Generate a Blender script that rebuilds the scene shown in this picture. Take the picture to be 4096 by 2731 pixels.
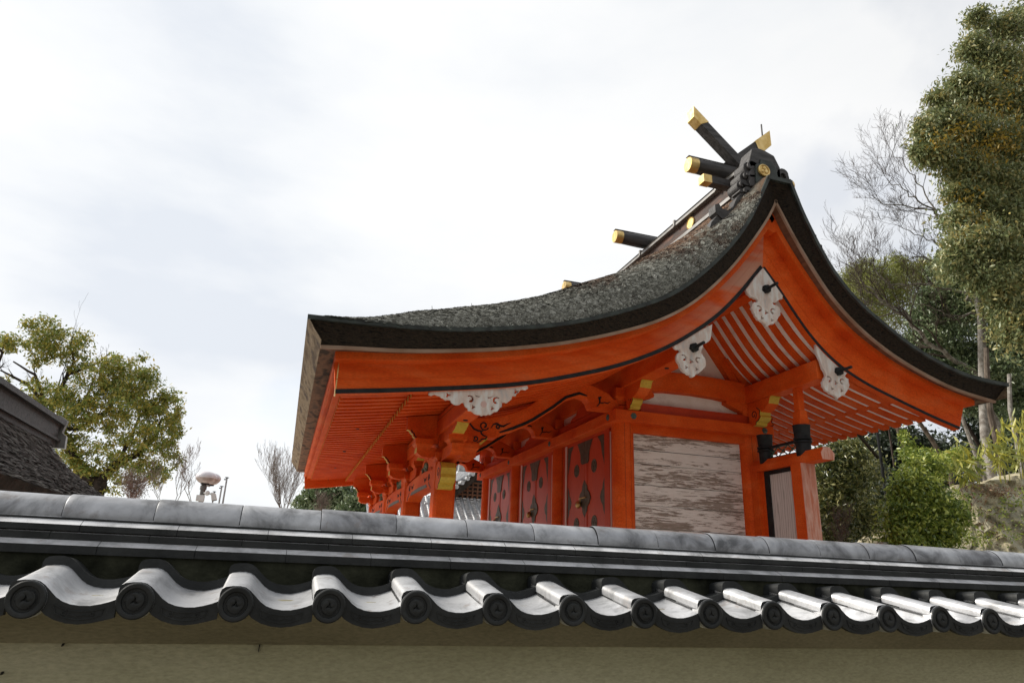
import bpy, math, random
import numpy as np
from mathutils import Matrix, Vector

random.seed(7); rng = np.random.default_rng(11)
scn = bpy.context.scene
for o in list(bpy.data.objects): bpy.data.objects.remove(o)

# ------------------------------------------------------------------ camera
cd = bpy.data.cameras.new('camera'); cam = bpy.data.objects.new('camera', cd)
scn.collection.objects.link(cam); scn.camera = cam
CZ = 1.6
CR = ((0.9508, -0.1316, -0.2806), (-0.3077, -0.2969, -0.9040), (0.0357, 0.9458, -0.3228))
cam.matrix_world = Matrix(((*CR[0], 0), (*CR[1], 0), (*CR[2], CZ), (0, 0, 0, 1)))
cd.sensor_width = 36; cd.lens = 24.0; cd.clip_start = .05; cd.clip_end = 3000
def at(px, py, Y, s=1.7415):
    """photo coordinate (2352 px wide copy) -> world point at depth Y in front of the camera"""
    x, y = px*s-2048, -(py*s-1365.5); z = -2731.
    d = [CR[i][0]*x+CR[i][1]*y+CR[i][2]*z for i in range(3)]; t = Y/d[1]
    return Vector((d[0]*t, Y, CZ+d[2]*t))

# ------------------------------------------------------------------ light
SUN_DIR = Vector((-0.72, 0.42, 0.62)).normalized()
elev = math.asin(SUN_DIR.z); azim = math.atan2(SUN_DIR.x, SUN_DIR.y)
sl = bpy.data.lights.new('sun', 'SUN'); sun = bpy.data.objects.new('sun', sl)
scn.collection.objects.link(sun); sl.energy = 2.5; sl.angle = math.radians(14); sl.color = (1, .94, .84)
sun.rotation_euler = (-SUN_DIR).to_track_quat('-Z', 'Y').to_euler()
W = bpy.data.worlds.new('World'); scn.world = W; W.use_nodes = True
nt = W.node_tree; N = nt.nodes; L = nt.links; N.clear()
out = N.new('ShaderNodeOutputWorld'); bg = N.new('ShaderNodeBackground'); bg.inputs[1].default_value = .1
sky = N.new('ShaderNodeTexSky'); sky.sky_type = 'NISHITA'; sky.sun_disc = False
sky.sun_elevation = elev; sky.sun_rotation = azim
tc = N.new('ShaderNodeTexCoord')
mp = N.new('ShaderNodeMapping'); mp.inputs['Scale'].default_value = (1, 1, 2.6); mp.inputs['Location'].default_value = (1.3, 5.2, 2.16)
n1 = N.new('ShaderNodeTexNoise'); n1.inputs['Scale'].default_value = 1.5; n1.inputs['Detail'].default_value = 9; n1.inputs['Roughness'].default_value = .52
n2 = N.new('ShaderNodeTexNoise'); n2.inputs['Scale'].default_value = 2.2; n2.inputs['Detail'].default_value = 8; n2.inputs['Roughness'].default_value = .5
L.new(tc.outputs['Generated'], mp.inputs[0]); L.new(mp.outputs[0], n1.inputs[0]); L.new(tc.outputs['Generated'], n2.inputs[0])
def ramp(N, stops):
    r = N.new('ShaderNodeValToRGB'); e = r.color_ramp.elements
    while len(e) > 1: e.remove(e[-1])
    e[0].position = stops[0][0]; e[0].color = (*stops[0][1], 1)
    for p, c in stops[1:]:
        q = e.new(p); q.color = (*c, 1)
    return r
# cloud deck: thick parts grey-blue, thin parts white
r1 = ramp(N, [(.33, (4.25, 4.48, 4.84)), (.43, (4.95, 5.08, 5.25)), (.54, (5.4, 5.45, 5.5)), (.75, (5.8, 5.8, 5.8))])
L.new(n1.outputs[0], r1.inputs[0])
r2 = ramp(N, [(.33, (.0,)*3), (.42, (1,)*3)])   # few thin gaps where the blue shows through
L.new(n2.outputs[0], r2.inputs[0])
mx = N.new('ShaderNodeMixRGB'); L.new(r2.outputs[0], mx.inputs[0]); L.new(sky.outputs[0], mx.inputs[1]); L.new(r1.outputs[0], mx.inputs[2])
mxx = N.new('ShaderNodeMixRGB'); mxx.inputs[0].default_value = .75; L.new(r1.outputs[0], mxx.inputs[1]); L.new(mx.outputs[0], mxx.inputs[1]); L.new(r1.outputs[0], mxx.inputs[2])
# the deck is brightest towards the hidden sun and dull in the opposite half of the sky
vd = N.new('ShaderNodeVectorMath'); vd.operation = 'DOT_PRODUCT'; vd.inputs[1].default_value = Vector((-.45, .85, .3)).normalized()
L.new(tc.outputs['Generated'], vd.inputs[0])
r3 = ramp(N, [(0, (.80,)*3), (.45, (.84,)*3), (.72, (.95,)*3), (.85, (1.0,)*3), (1, (1.04,)*3)])
md = N.new('ShaderNodeMath'); md.operation = 'MULTIPLY_ADD'; md.inputs[1].default_value = .5; md.inputs[2].default_value = .5
L.new(vd.outputs['Value'], md.inputs[0]); L.new(md.outputs[0], r3.inputs[0])
# the low sky behind the viewer is darkened, added to dim wall and tiles
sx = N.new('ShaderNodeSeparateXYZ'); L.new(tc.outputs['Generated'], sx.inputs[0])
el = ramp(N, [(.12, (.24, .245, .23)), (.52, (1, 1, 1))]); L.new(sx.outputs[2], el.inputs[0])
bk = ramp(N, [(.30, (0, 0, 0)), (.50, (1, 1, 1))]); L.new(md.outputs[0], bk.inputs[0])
lowdim = N.new('ShaderNodeMixRGB'); L.new(bk.outputs[0], lowdim.inputs[0]); L.new(el.outputs[0], lowdim.inputs[1]); lowdim.inputs[2].default_value = (1, 1, 1, 1)
rw = N.new('ShaderNodeMixRGB'); rw.blend_type = 'MULTIPLY'; rw.inputs[0].default_value = 1; L.new(r3.outputs[0], rw.inputs[1]); L.new(lowdim.outputs[0], rw.inputs[2])
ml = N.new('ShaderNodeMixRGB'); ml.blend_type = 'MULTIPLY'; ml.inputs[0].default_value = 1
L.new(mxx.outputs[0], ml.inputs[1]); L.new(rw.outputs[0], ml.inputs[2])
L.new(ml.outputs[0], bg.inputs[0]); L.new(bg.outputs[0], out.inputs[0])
scn.view_settings.view_transform = 'Standard'; scn.view_settings.look = 'None'
scn.view_settings.exposure = .88; scn.view_settings.gamma = 1

# ------------------------------------------------------------------ materials
def newmat(name):
    m = bpy.data.materials.new(name); m.use_nodes = True
    n = m.node_tree.nodes; b = n['Principled BSDF']; return m, n, m.node_tree.links, b
def tint(name, c1, c2, scale=3., rough=.6, spec=.3, metal=0., bump=.0, bscale=40., stretch=(1, 1, 1), c3=None, detail=6, lo=.35, hi=.65, fine=0.):
    """two/three colours mixed by a world-position noise, optional bump"""
    m, n, l, b = newmat(name)
    g = n.new('ShaderNodeNewGeometry'); mp = n.new('ShaderNodeMapping'); mp.inputs['Scale'].default_value = stretch
    l.new(g.outputs['Position'], mp.inputs[0])
    t = n.new('ShaderNodeTexNoise'); t.inputs['Scale'].default_value = scale; t.inputs['Detail'].default_value = detail
    l.new(mp.outputs[0], t.inputs[0])
    st = [(lo, c1), (hi, c2)] if c3 is None else [(lo, c1), ((lo+hi)/2, c2), (hi, c3)]
    r = ramp(n, st); l.new(t.outputs[0], r.inputs[0]); last = r.outputs[0]
    if fine:
        t3 = n.new('ShaderNodeTexNoise'); t3.inputs['Scale'].default_value = bscale; t3.inputs['Detail'].default_value = 4
        l.new(mp.outputs[0], t3.inputs[0])
        rr = ramp(n, [(.3, (1-fine,)*3), (.7, (1+fine,)*3)]); l.new(t3.outputs[0], rr.inputs[0])
        mm = n.new('ShaderNodeMixRGB'); mm.blend_type = 'MULTIPLY'; mm.inputs[0].default_value = 1
        l.new(last, mm.inputs[1]); l.new(rr.outputs[0], mm.inputs[2]); last = mm.outputs[0]
    l.new(last, b.inputs['Base Color'])
    b.inputs['Roughness'].default_value = rough; b.inputs['Specular IOR Level'].default_value = spec; b.inputs['Metallic'].default_value = metal
    if bump:
        t2 = n.new('ShaderNodeTexNoise'); t2.inputs['Scale'].default_value = bscale; t2.inputs['Detail'].default_value = 5
        l.new(mp.outputs[0], t2.inputs[0]); bp = n.new('ShaderNodeBump'); bp.inputs['Strength'].default_value = bump; bp.inputs['Distance'].default_value = .02
        l.new(t2.outputs[0], bp.inputs['Height']); l.new(bp.outputs[0], b.inputs['Normal'])
    return m
def leafmat(name, cols, trans=.25, rough=.42):
    m, n, l, b = newmat(name)
    g = n.new('ShaderNodeNewGeometry')
    k = len(cols); r = ramp(n, [(i/max(1, k-1), c) for i, c in enumerate(cols)])
    t = n.new('ShaderNodeTexNoise'); t.inputs['Scale'].default_value = .9; t.inputs['Detail'].default_value = 3; l.new(g.outputs['Position'], t.inputs[0])
    ma = n.new('ShaderNodeMath'); ma.operation = 'MULTIPLY_ADD'; ma.inputs[1].default_value = 2.2; ma.inputs[2].default_value = -.6
    l.new(t.outputs[0], ma.inputs[0])
    mx = n.new('ShaderNodeMath'); mx.operation = 'MULTIPLY_ADD'; mx.inputs[1].default_value = .72; mx.use_clamp = True
    mh = n.new('ShaderNodeMath'); mh.operation = 'MULTIPLY'; mh.inputs[1].default_value = .28; l.new(ma.outputs[0], mh.inputs[0])
    l.new(g.outputs['Random Per Island'], mx.inputs[0]); l.new(mh.outputs[0], mx.inputs[2]); l.new(mx.outputs[0], r.inputs[0])
    l.new(r.outputs[0], b.inputs['Base Color']); b.inputs['Roughness'].default_value = rough; b.inputs['Specular IOR Level'].default_value = .5
    tr = n.new('ShaderNodeBsdfTranslucent'); l.new(r.outputs[0], tr.inputs[0])
    ms = n.new('ShaderNodeMixShader'); ms.inputs[0].default_value = trans
    l.new(b.outputs[0], ms.inputs[1]); l.new(tr.outputs[0], ms.inputs[2]); l.new(ms.outputs[0], n['Material Output'].inputs[0])
    return m

V1, V2, V3 = (.57, .062, .007), (.67, .094, .011), (.70, .140, .034)
VERM = tint('vermilion_paint', V1, V2, 1.9, .66, .14, 0, .22, 34, (1, 1, 1.6), V3, lo=.30, hi=.76, fine=.15, detail=9)
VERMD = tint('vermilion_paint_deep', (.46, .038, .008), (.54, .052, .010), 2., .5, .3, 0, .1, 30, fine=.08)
FADED = tint('faded_vermilion_wood', (.52, .21, .14), (.60, .33, .26), 2.2, .7, .2, 0, .2, 26, (6, 6, .8), (.50, .16, .09), fine=.12)
DOORRED = tint('door_red_lacquer', (.48, .052, .020), (.55, .070, .028), 3, .45, .35, 0, .05, 30, (1, 1, .3), fine=.06)
BLACK = tint('black_lacquer', (.010, .011, .012), (.022, .023, .024), 8, .55, .2)
BLACKSCROLL = tint('black_scroll_paint', (.012, .012, .013), (.022, .021, .02), 8, .6, .2)
WHITE = tint('weathered_white_paint', (.74, .68, .62), (.80, .76, .72), 3, .75, .2, 0, .1, 50, fine=.06, c3=(.50, .42, .37), lo=.3, hi=.8)
PEND = tint('pendant_gofun_white', (.70, .68, .66), (.62, .50, .44), 4.5, .7, .2, 0, .15, 60, (3, 3, 1), (.44, .42, .42), lo=.36, hi=.74)
PINKWHITE = tint('pale_pink_edge', (.60, .40, .36), (.66, .46, .42), 4, .7, .2)
YELLOW = tint('ochre_yellow_paint', (.52, .33, .035), (.60, .42, .06), 5, .55, .3, 0, .1, 30, fine=.12)
GOLD = tint('gilt_metal', (.58, .39, .13), (.76, .56, .25), 9, .38, .5, .95, .08, 20)
BRONZE = tint('dull_bronze', (.075, .065, .045), (.12, .10, .075), 12, .55, .4, .35, .1, 60)
VERDIGRIS = tint('verdigris_copper', (.05, .085, .075), (.11, .16, .14), 30, .6, .4, .3)
GREENP = tint('green_carving_paint', (.05, .075, .03), (.20, .22, .14), 14, .6, .3)
DARKWOOD = tint('weathered_black_wood', (.028, .026, .025), (.075, .070, .070), 3, .5, .35, 0, .3, 40, (1, 6, 6), fine=.15)
COPPER = tint('aged_copper_strip', (.20, .195, .185), (.30, .29, .28), 4, .42, .5, .4)
RIDGEWOOD = tint('dark_ridge_board', (.085, .040, .026), (.035, .022, .018), 2.2, .6, .3, 0, .2, 30, (4, .6, 3), (.14, .058, .034))
BROWNWOOD = tint('brown_board', (.20, .085, .045), (.11, .05, .03), 3, .65, .3, 0, .2, 30, (1, 1, 5))
SOFFITB = tint('bark_soffit_board', (.045, .028, .018), (.22, .12, .065), 3.2, .75, .2, 0, .2, 30, (2, .9, 2), (.10, .06, .038), lo=.36, hi=.64)
EDGEDARK = tint('thatch_cut_edge', (.010, .009, .009), (.040, .030, .022), 16, .85, .12, 0, .9, 55, (.7, 1, 3.5), (.022, .018, .016), fine=.35)  # dark stain and gable-side shade both put into the colour
EDGETAN = tint('thatch_eave_edge', (.13, .085, .05), (.24, .175, .11), 2.2, .85, .15, 0, .8, 50, (1, .9, 3), (.08, .052, .036), fine=.25)
STRIPW = tint('pale_edge_strip', (.30, .19, .13), (.42, .30, .23), 3, .7, .2, 0, .1, 40)
FLASH = tint('dark_copper_flashing', (.018, .020, .018), (.045, .055, .048), 6, .45, .4, .2)
GRAVEL = tint('ground_gravel', (.50, .48, .43), (.62, .59, .54), 2, .9, .1, 0, .4, 60, fine=.2)
EARTHP = tint('trodden_earth', (.17, .15, .12), (.24, .215, .175), 2.5, .95, .1, 0, .4, 50, fine=.2)
STONE = tint('grey_stone', (.24, .23, .21), (.36, .35, .33), 3, .85, .2, 0, .3, 30)
BARK = tint('tree_bark', (.06, .045, .034), (.15, .12, .095), 5, .85, .15, 0, .7, 30, (2, 2, .7), fine=.2)
BARKPALE = tint('pale_lichen_bark', (.15, .13, .11), (.33, .31, .28), 6, .85, .15, 0, .6, 30, fine=.25)
BARKDARK = tint('dark_bark', (.022, .017, .014), (.06, .045, .036), 5, .85, .15, 0, .5, 30)
TWIGD = tint('dark_twigs', (.05, .038, .032), (.10, .078, .066), 3, .85, .1)
TWIG = tint('thin_twigs', (.14, .105, .085), (.24, .19, .16), 3, .85, .1)
TWIGRED = tint('reddish_twigs', (.22, .13, .11), (.33, .22, .19), 3, .85, .1)
STEEL = tint('galvanised_steel', (.30, .29, .29), (.42, .40, .41), 6, .4, .5, .5)
WHITEPL = tint('white_plastic', (.62, .61, .60), (.72, .71, .70), 6, .4, .4)

# vermilion board whose paint has worn off near the gable peak
def weathered_board():
    m = tint('weathered_vermilion_board', V1, V2, 1.4, .68, .14, 0, .25, 26, (.8, .8, 5), V3, lo=.28, hi=.74, fine=.16)
    n, l = m.node_tree.nodes, m.node_tree.links; b = n['Principled BSDF']
    src = b.inputs['Base Color'].links[0].from_socket
    g = n.new('ShaderNodeNewGeometry'); s = n.new('ShaderNodeSeparateXYZ'); l.new(g.outputs['Position'], s.inputs[0])
    # distance along the board: worn from X=5.6 up to the peak
    mr = n.new('ShaderNodeMapRange'); mr.inputs[1].default_value = 5.0; mr.inputs[2].default_value = 6.7; l.new(s.outputs[0], mr.inputs[0])
    t = n.new('ShaderNodeTexNoise'); t.inputs['Scale'].default_value = 1.1; t.inputs['Detail'].default_value = 8
    mp = n.new('ShaderNodeMapping'); mp.inputs['Rotation'].default_value = (0, math.radians(48), 0); mp.inputs['Scale'].default_value = (.7, 1, 3.2)
    l.new(g.outputs['Position'], mp.inputs[0]); l.new(mp.outputs[0], t.inputs[0])
    ad = n.new('ShaderNodeMath'); ad.operation = 'MULTIPLY'; l.new(mr.outputs[0], ad.inputs[0])
    rr = ramp(n, [(.36, (0,)*3), (.56, (.9,)*3)]); l.new(t.outputs[0], rr.inputs[0]); l.new(rr.outputs[0], ad.inputs[1])
    mx = n.new('ShaderNodeMixRGB'); l.new(ad.outputs[0], mx.inputs[0]); l.new(src, mx.inputs[1]); mx.inputs[2].default_value = (.52, .29, .21, 1)
    # the other places where it has thinned
    t2 = n.new('ShaderNodeTexNoise'); t2.inputs['Scale'].default_value = .9; t2.inputs['Detail'].default_value = 7; l.new(mp.outputs[0], t2.inputs[0])
    r2 = ramp(n, [(.55, (0,)*3), (.75, (.6,)*3)]); l.new(t2.outputs[0], r2.inputs[0])
    m2 = n.new('ShaderNodeMixRGB'); l.new(r2.outputs[0], m2.inputs[0]); l.new(mx.outputs[0], m2.inputs[1]); m2.inputs[2].default_value = (.47, .13, .055, 1)
    l.new(m2.outputs[0], b.inputs['Base Color']); return m
WBOARD = weathered_board()

# white planks whose paint flakes off in long horizontal streaks
def peeling():
    m, n, l, b = newmat('peeling_white_planks')
    g = n.new('ShaderNodeNewGeometry'); mp = n.new('ShaderNodeMapping'); mp.inputs['Scale'].default_value = (1.0, 1, 6.5)
    # each plank weathers on its own: shift the pattern from board to board
    s0 = n.new('ShaderNodeSeparateXYZ'); l.new(g.outputs['Position'], s0.inputs[0])
    fz = n.new('ShaderNodeMath'); fz.operation = 'MULTIPLY_ADD'; fz.inputs[1].default_value = 1/.372; fz.inputs[2].default_value = -2.46/.372; l.new(s0.outputs[2], fz.inputs[0])
    fl = n.new('ShaderNodeMath'); fl.operation = 'FLOOR'; l.new(fz.outputs[0], fl.inputs[0])
    sh = n.new('ShaderNodeCombineXYZ'); ml_ = n.new('ShaderNodeMath'); ml_.operation = 'MULTIPLY'; ml_.inputs[1].default_value = 3.71; l.new(fl.outputs[0], ml_.inputs[0]); l.new(ml_.outputs[0], sh.inputs[0]); l.new(ml_.outputs[0], sh.inputs[1])
    va = n.new('ShaderNodeVectorMath'); l.new(g.outputs['Position'], va.inputs[0]); l.new(sh.outputs[0], va.inputs[1])
    l.new(va.outputs[0], mp.inputs[0])
    ta = n.new('ShaderNodeTexNoise'); ta.inputs['Scale'].default_value = .75; ta.inputs['Detail'].default_value = 4; l.new(mp.outputs[0], ta.inputs[0])
    mp2 = n.new('ShaderNodeMapping'); mp2.inputs['Scale'].default_value = (2.2, 1, 26); l.new(va.outputs[0], mp2.inputs[0])
    tb = n.new('ShaderNodeTexNoise'); tb.inputs['Scale'].default_value = 1.6; tb.inputs['Detail'].default_value = 10; tb.inputs['Roughness'].default_value = .7; tb.inputs['Distortion'].default_value = .5; l.new(mp2.outputs[0], tb.inputs[0])
    t = n.new('ShaderNodeMixRGB'); t.inputs[0].default_value = .60; l.new(ta.outputs[0], t.inputs[1]); l.new(tb.outputs[0], t.inputs[2])
    s = n.new('ShaderNodeSeparateXYZ'); l.new(g.outputs['Position'], s.inputs[0])
    mr = n.new('ShaderNodeMapRange'); mr.inputs[1].default_value = 4.2; mr.inputs[2].default_value = 2.3; mr.inputs[3].default_value = -.02; mr.inputs[4].default_value = .035
    l.new(s.outputs[2], mr.inputs[0]); ad = n.new('ShaderNodeMath'); l.new(t.outputs[0], ad.inputs[0]); l.new(mr.outputs[0], ad.inputs[1])
    r = ramp(n, [(.520, (0,)*3), (.530, (1,)*3)]); l.new(ad.outputs[0], r.inputs[0])
    t2 = n.new('ShaderNodeTexNoise'); t2.inputs['Scale'].default_value = 5; t2.inputs['Detail'].default_value = 8; l.new(mp.outputs[0], t2.inputs[0])
    bare = ramp(n, [(.3, (.23, .18, .145)), (.7, (.38, .32, .275))]); l.new(t2.outputs[0], bare.inputs[0])
    pnt = ramp(n, [(.3, (.72, .66, .61)), (.7, (.80, .76, .72))]); l.new(t2.outputs[0], pnt.inputs[0])
    mx = n.new('ShaderNodeMixRGB'); l.new(r.outputs[0], mx.inputs[0]); l.new(pnt.outputs[0], mx.inputs[1]); l.new(bare.outputs[0], mx.inputs[2])
    l.new(mx.outputs[0], b.inputs['Base Color']); b.inputs['Roughness'].default_value = .8; b.inputs['Specular IOR Level'].default_value = .2
    bp = n.new('ShaderNodeBump'); bp.inputs['Strength'].default_value = .5; bp.inputs['Distance'].default_value = -.006; l.new(r.outputs[0], bp.inputs['Height']); l.new(bp.outputs[0], b.inputs['Normal'])
    return m
PEEL = peeling()
def cedar():
    m, n, l, b = newmat('pale_grain_board')
    g = n.new('ShaderNodeNewGeometry'); mp = n.new('ShaderNodeMapping'); mp.inputs['Scale'].default_value = (1, 1, .16); l.new(g.outputs['Position'], mp.inputs[0])
    w = n.new('ShaderNodeTexWave'); w.wave_type = 'BANDS'; w.bands_direction = 'Y'; w.inputs['Scale'].default_value = 5.5; w.inputs['Distortion'].default_value = 9; w.inputs['Detail'].default_value = 3; w.inputs['Detail Scale'].default_value = 1.2
    l.new(mp.outputs[0], w.inputs[0]); r = ramp(n, [(0, (.40, .37, .34)), (.12, (.62, .58, .55)), (1, (.68, .65, .62))]); l.new(w.outputs['Color'], r.inputs[0])
    l.new(r.outputs[0], b.inputs['Base Color']); b.inputs['Roughness'].default_value = .75; return m
CEDAR = cedar()

# smoked roof tile: grey body with a silvery skin that mirrors the sky at low angles
def smoked_tile(name='smoked_grey_tile', a=(.25, .253, .26), c=(.62, .625, .64), met=.62, rough=.40):
    m, n, l, b = newmat(name)
    g = n.new('ShaderNodeNewGeometry')
    t = n.new('ShaderNodeTexNoise'); t.inputs['Scale'].default_value = 7; t.inputs['Detail'].default_value = 9; t.inputs['Roughness'].default_value = .62; t.inputs['Distortion'].default_value = .4; l.new(g.outputs['Position'], t.inputs[0])
    r = ramp(n, [(.34, a), (.52, c), (.68, tuple(x*1.35 for x in c))]); l.new(t.outputs[0], r.inputs[0]); oi = n.new('ShaderNodeObjectInfo'); rv = ramp(n, [(0, (.80, .80, .81)), (1, (1.16, 1.16, 1.15))]); l.new(oi.outputs['Random'], rv.inputs[0])
    m1 = n.new('ShaderNodeMixRGB'); m1.blend_type = 'MULTIPLY'; m1.inputs[0].default_value = 1; l.new(r.outputs[0], m1.inputs[1]); l.new(rv.outputs[0], m1.inputs[2])
    ts = n.new('ShaderNodeTexNoise'); ts.inputs['Scale'].default_value = 11; ts.inputs['Detail'].default_value = 7; ts.inputs['Roughness'].default_value = .68; l.new(g.outputs['Position'], ts.inputs[0])
    rs = ramp(n, [(.58, (0,)*3), (.66, (.75,)*3)]); l.new(ts.outputs[0], rs.inputs[0])          # brown rain stains and lichen specks
    m2 = n.new('ShaderNodeMixRGB'); l.new(rs.outputs[0], m2.inputs[0]); l.new(m1.outputs[0], m2.inputs[1]); m2.inputs[2].default_value = (c[0]*.62, c[1]*.56, c[2]*.52, 1)
    l.new(m2.outputs[0], b.inputs['Base Color'])
    rr = ramp(n, [(.35, (rough+.16,)*3), (.62, (rough-.06,)*3)]); l.new(t.outputs[0], rr.inputs[0]); l.new(rr.outputs[0], b.inputs['Roughness'])
    b.inputs['Metallic'].default_value = met; b.inputs['Specular IOR Level'].default_value = .6
    t2 = n.new('ShaderNodeTexNoise'); t2.inputs['Scale'].default_value = 60; t2.inputs['Detail'].default_value = 4; l.new(g.outputs['Position'], t2.inputs[0])
    bp = n.new('ShaderNodeBump'); bp.inputs['Strength'].default_value = .08; bp.inputs['Distance'].default_value = .01; l.new(t2.outputs[0], bp.inputs['Height']); l.new(bp.outputs[0], b.inputs['Normal'])
    return m
TILE = smoked_tile()
TILER = smoked_tile('smoked_ridge_tile', (.11, .112, .118), (.34, .345, .36), .45, .40)
TILEN = smoked_tile('smoked_flat_tile', (.26, .262, .265), (.60, .60, .61), .15, .45)
TILEFAR = smoked_tile('pale_grey_tile', (.22, .225, .235), (.40, .405, .42), .2, .4)
TILESHADE = tint('shaded_tile_edge', (.012, .0135, .014), (.027, .029, .029), 9, .55, .35, .1, .1, 60, fine=.15)  # upright tile faces: their shade is put into this darker colour
SHADEPL = tint('shaded_bed_plaster', (.012, .013, .009), (.05, .052, .035), 9, .95, .05, 0, .4, 40)  # plaster in the recess, its shadow put into the dark colour
def plaster():
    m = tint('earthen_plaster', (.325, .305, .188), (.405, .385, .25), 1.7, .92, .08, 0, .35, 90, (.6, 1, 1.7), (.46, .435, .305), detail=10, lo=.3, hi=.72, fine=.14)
    return m
PLASTER = plaster()
PLASTERSH = tint('shaded_soffit_plaster', (.21, .19, .122), (.285, .258, .172), 3, .92, .08, 0, .3, 90, (.6, 1, 1.6), fine=.14)  # darker copy of the wall plaster, soffit shade put into the colour

# ------------------------------------------------------------------ builders
COL = scn.collection
class MB:
    def __init__(s): s.v = []; s.f = []; s.m = []
    def add(s, vs, fs, mi=0):
        b = len(s.v); s.v += [tuple(p) for p in vs]
        for q in fs: s.f.append(tuple(b+i for i in q)); s.m.append(mi)
        return s
    def box(s, x0, x1, y0, y1, z0, z1, mi=0):
        vs = [(x, y, z) for x in (x0, x1) for y in (y0, y1) for z in (z0, z1)]
        return s.add(vs, [(0, 1, 3, 2), (4, 6, 7, 5), (0, 4, 5, 1), (2, 3, 7, 6), (0, 2, 6, 4), (1, 5, 7, 3)], mi)
    def prism(s, poly, ax, a, b, mi=0, ca=None, cb=None, edges=None):
        """poly in the plane square to axis ax, from a to b; ca/cb cap materials; edges {index: material}"""
        if ax == 'Y': P = lambda u, w, t: (u, t, w)
        elif ax == 'X': P = lambda u, w, t: (t, u, w)
        else: P = lambda u, w, t: (u, w, t)
        n = len(poly); vs = [P(u, w, a) for u, w in poly]+[P(u, w, b) for u, w in poly]
        k = len(s.v); s.v += vs
        s.f.append(tuple(range(k, k+n))); s.m.append(mi if ca is None else ca)
        s.f.append(tuple(range(k+2*n-1, k+n-1, -1))); s.m.append(mi if cb is None else cb)
        for i in range(n):
            j = (i+1) % n; s.f.append((k+i, k+n+i, k+n+j, k+j)); s.m.append((edges or {}).get(i, mi))
        return s
    def tube(s, pts, rad, n=8, mi=0, cap=True):
        pts = [Vector(p) for p in pts]; k = len(s.v)
        if not hasattr(rad, '__len__'): rad = [rad]*len(pts)
        up = Vector((0.13, .21, .97)); last = None
        for i, p in enumerate(pts):
            d = (pts[min(i+1, len(pts)-1)]-pts[max(i-1, 0)]).normalized()
            if last is None:
                a = d.cross(up); a = a if a.length > .05 else d.cross(Vector((1, 0, 0)))
            else: a = last-d*last.dot(d)
            a.normalize(); last = a; b = d.cross(a)
            for j in range(n):
                t = 2*math.pi*j/n; s.v.append(tuple(p+(a*math.cos(t)+b*math.sin(t))*rad[i]))
        for i in range(len(pts)-1):
            for j in range(n):
                s.f.append((k+i*n+j, k+i*n+(j+1) % n, k+(i+1)*n+(j+1) % n, k+(i+1)*n+j)); s.m.append(mi)
        if cap:
            s.f.append(tuple(k+j for j in range(n))[::-1]); s.m.append(mi)
            e = k+(len(pts)-1)*n; s.f.append(tuple(e+j for j in range(n))); s.m.append(mi)
        return s
    def lathe(s, prof, c, ax='Z', n=24, mi=0, mis=None):
        """prof = [(radius, height)] about axis through c"""
        k = len(s.v)
        for r, h in prof:
            for j in range(n):
                t = 2*math.pi*j/n; u, w = r*math.cos(t), r*math.sin(t)
                s.v.append({'Z': (c[0]+u, c[1]+w, c[2]+h), 'Y': (c[0]+u, c[1]+h, c[2]+w), 'X': (c[0]+h, c[1]+u, c[2]+w)}[ax])
        for i in range(len(prof)-1):
            for j in range(n):
                s.f.append((k+i*n+j, k+i*n+(j+1) % n, k+(i+1)*n+(j+1) % n, k+(i+1)*n+j)); s.m.append(mi if mis is None else mis[i])
        s.f.append(tuple(k+j for j in range(n))); s.m.append(mi if mis is None else mis[0])
        e = k+(len(prof)-1)*n; s.f.append(tuple(e+j for j in range(n))); s.m.append(mi if mis is None else mis[-1])
        return s
    def grid(s, rows, mi=0):
        """rows: list of equal-length point rows"""
        k = len(s.v); n = len(rows[0])
        for r in rows: s.v += [tuple(p) for p in r]
        for i in range(len(rows)-1):
            for j in range(n-1):
                s.f.append((k+i*n+j, k+i*n+j+1, k+(i+1)*n+j+1, k+(i+1)*n+j)); s.m.append(mi)
        return s
    def sweep(s, path, sec, mi=0, cap=True):
        """sec: function(i) -> list of points (closed section) for each path station"""
        k = len(s.v); n = len(sec(0))
        for i in range(len(path)): s.v += [tuple(p) for p in sec(i)]
        for i in range(len(path)-1):
            for j in range(n):
                s.f.append((k+i*n+j, k+i*n+(j+1) % n, k+(i+1)*n+(j+1) % n, k+(i+1)*n+j)); s.m.append(mi)
        if cap:
            s.f.append(tuple(k+j for j in range(n))[::-1]); s.m.append(mi)
            e = k+(len(path)-1)*n; s.f.append(tuple(e+j for j in range(n))); s.m.append(mi)
        return s
    def build(s, name, mats, parent=None, smooth=False, bevel=0, recalc=True, split=False):
        if split:
            par = list(range(len(s.v)))
            def find(i):
                while par[i] != i: par[i] = par[par[i]]; i = par[i]
                return i
            for q in s.f:
                for j in q[1:]: par[find(j)] = find(q[0])
            gr = {}
            for q, m in zip(s.f, s.m): gr.setdefault(find(q[0]), []).append((q, m))
            for fs in gr.values():
                ids = sorted({i for q, _ in fs for i in q}); ix = {a: b for b, a in enumerate(ids)}; p = MB(); p.v = [s.v[i] for i in ids]; p.f = [tuple(ix[i] for i in q) for q, _ in fs]; p.m = [m for _, m in fs]
                o = p.build(name, mats, parent, smooth, bevel, recalc)
            return o
        me = bpy.data.meshes.new(name); me.from_pydata(s.v, [], s.f)
        if not hasattr(mats, '__len__'): mats = [mats]
        for m in mats: me.materials.append(m)
        me.polygons.foreach_set('material_index', s.m)
        if recalc:
            import bmesh
            bm = bmesh.new(); bm.from_mesh(me); bmesh.ops.recalc_face_normals(bm, faces=bm.faces); bm.to_mesh(me); bm.free()
        if smooth:
            me.polygons.foreach_set('use_smooth', [True]*len(me.polygons)); me.set_sharp_from_angle(angle=math.radians(38))
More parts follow.
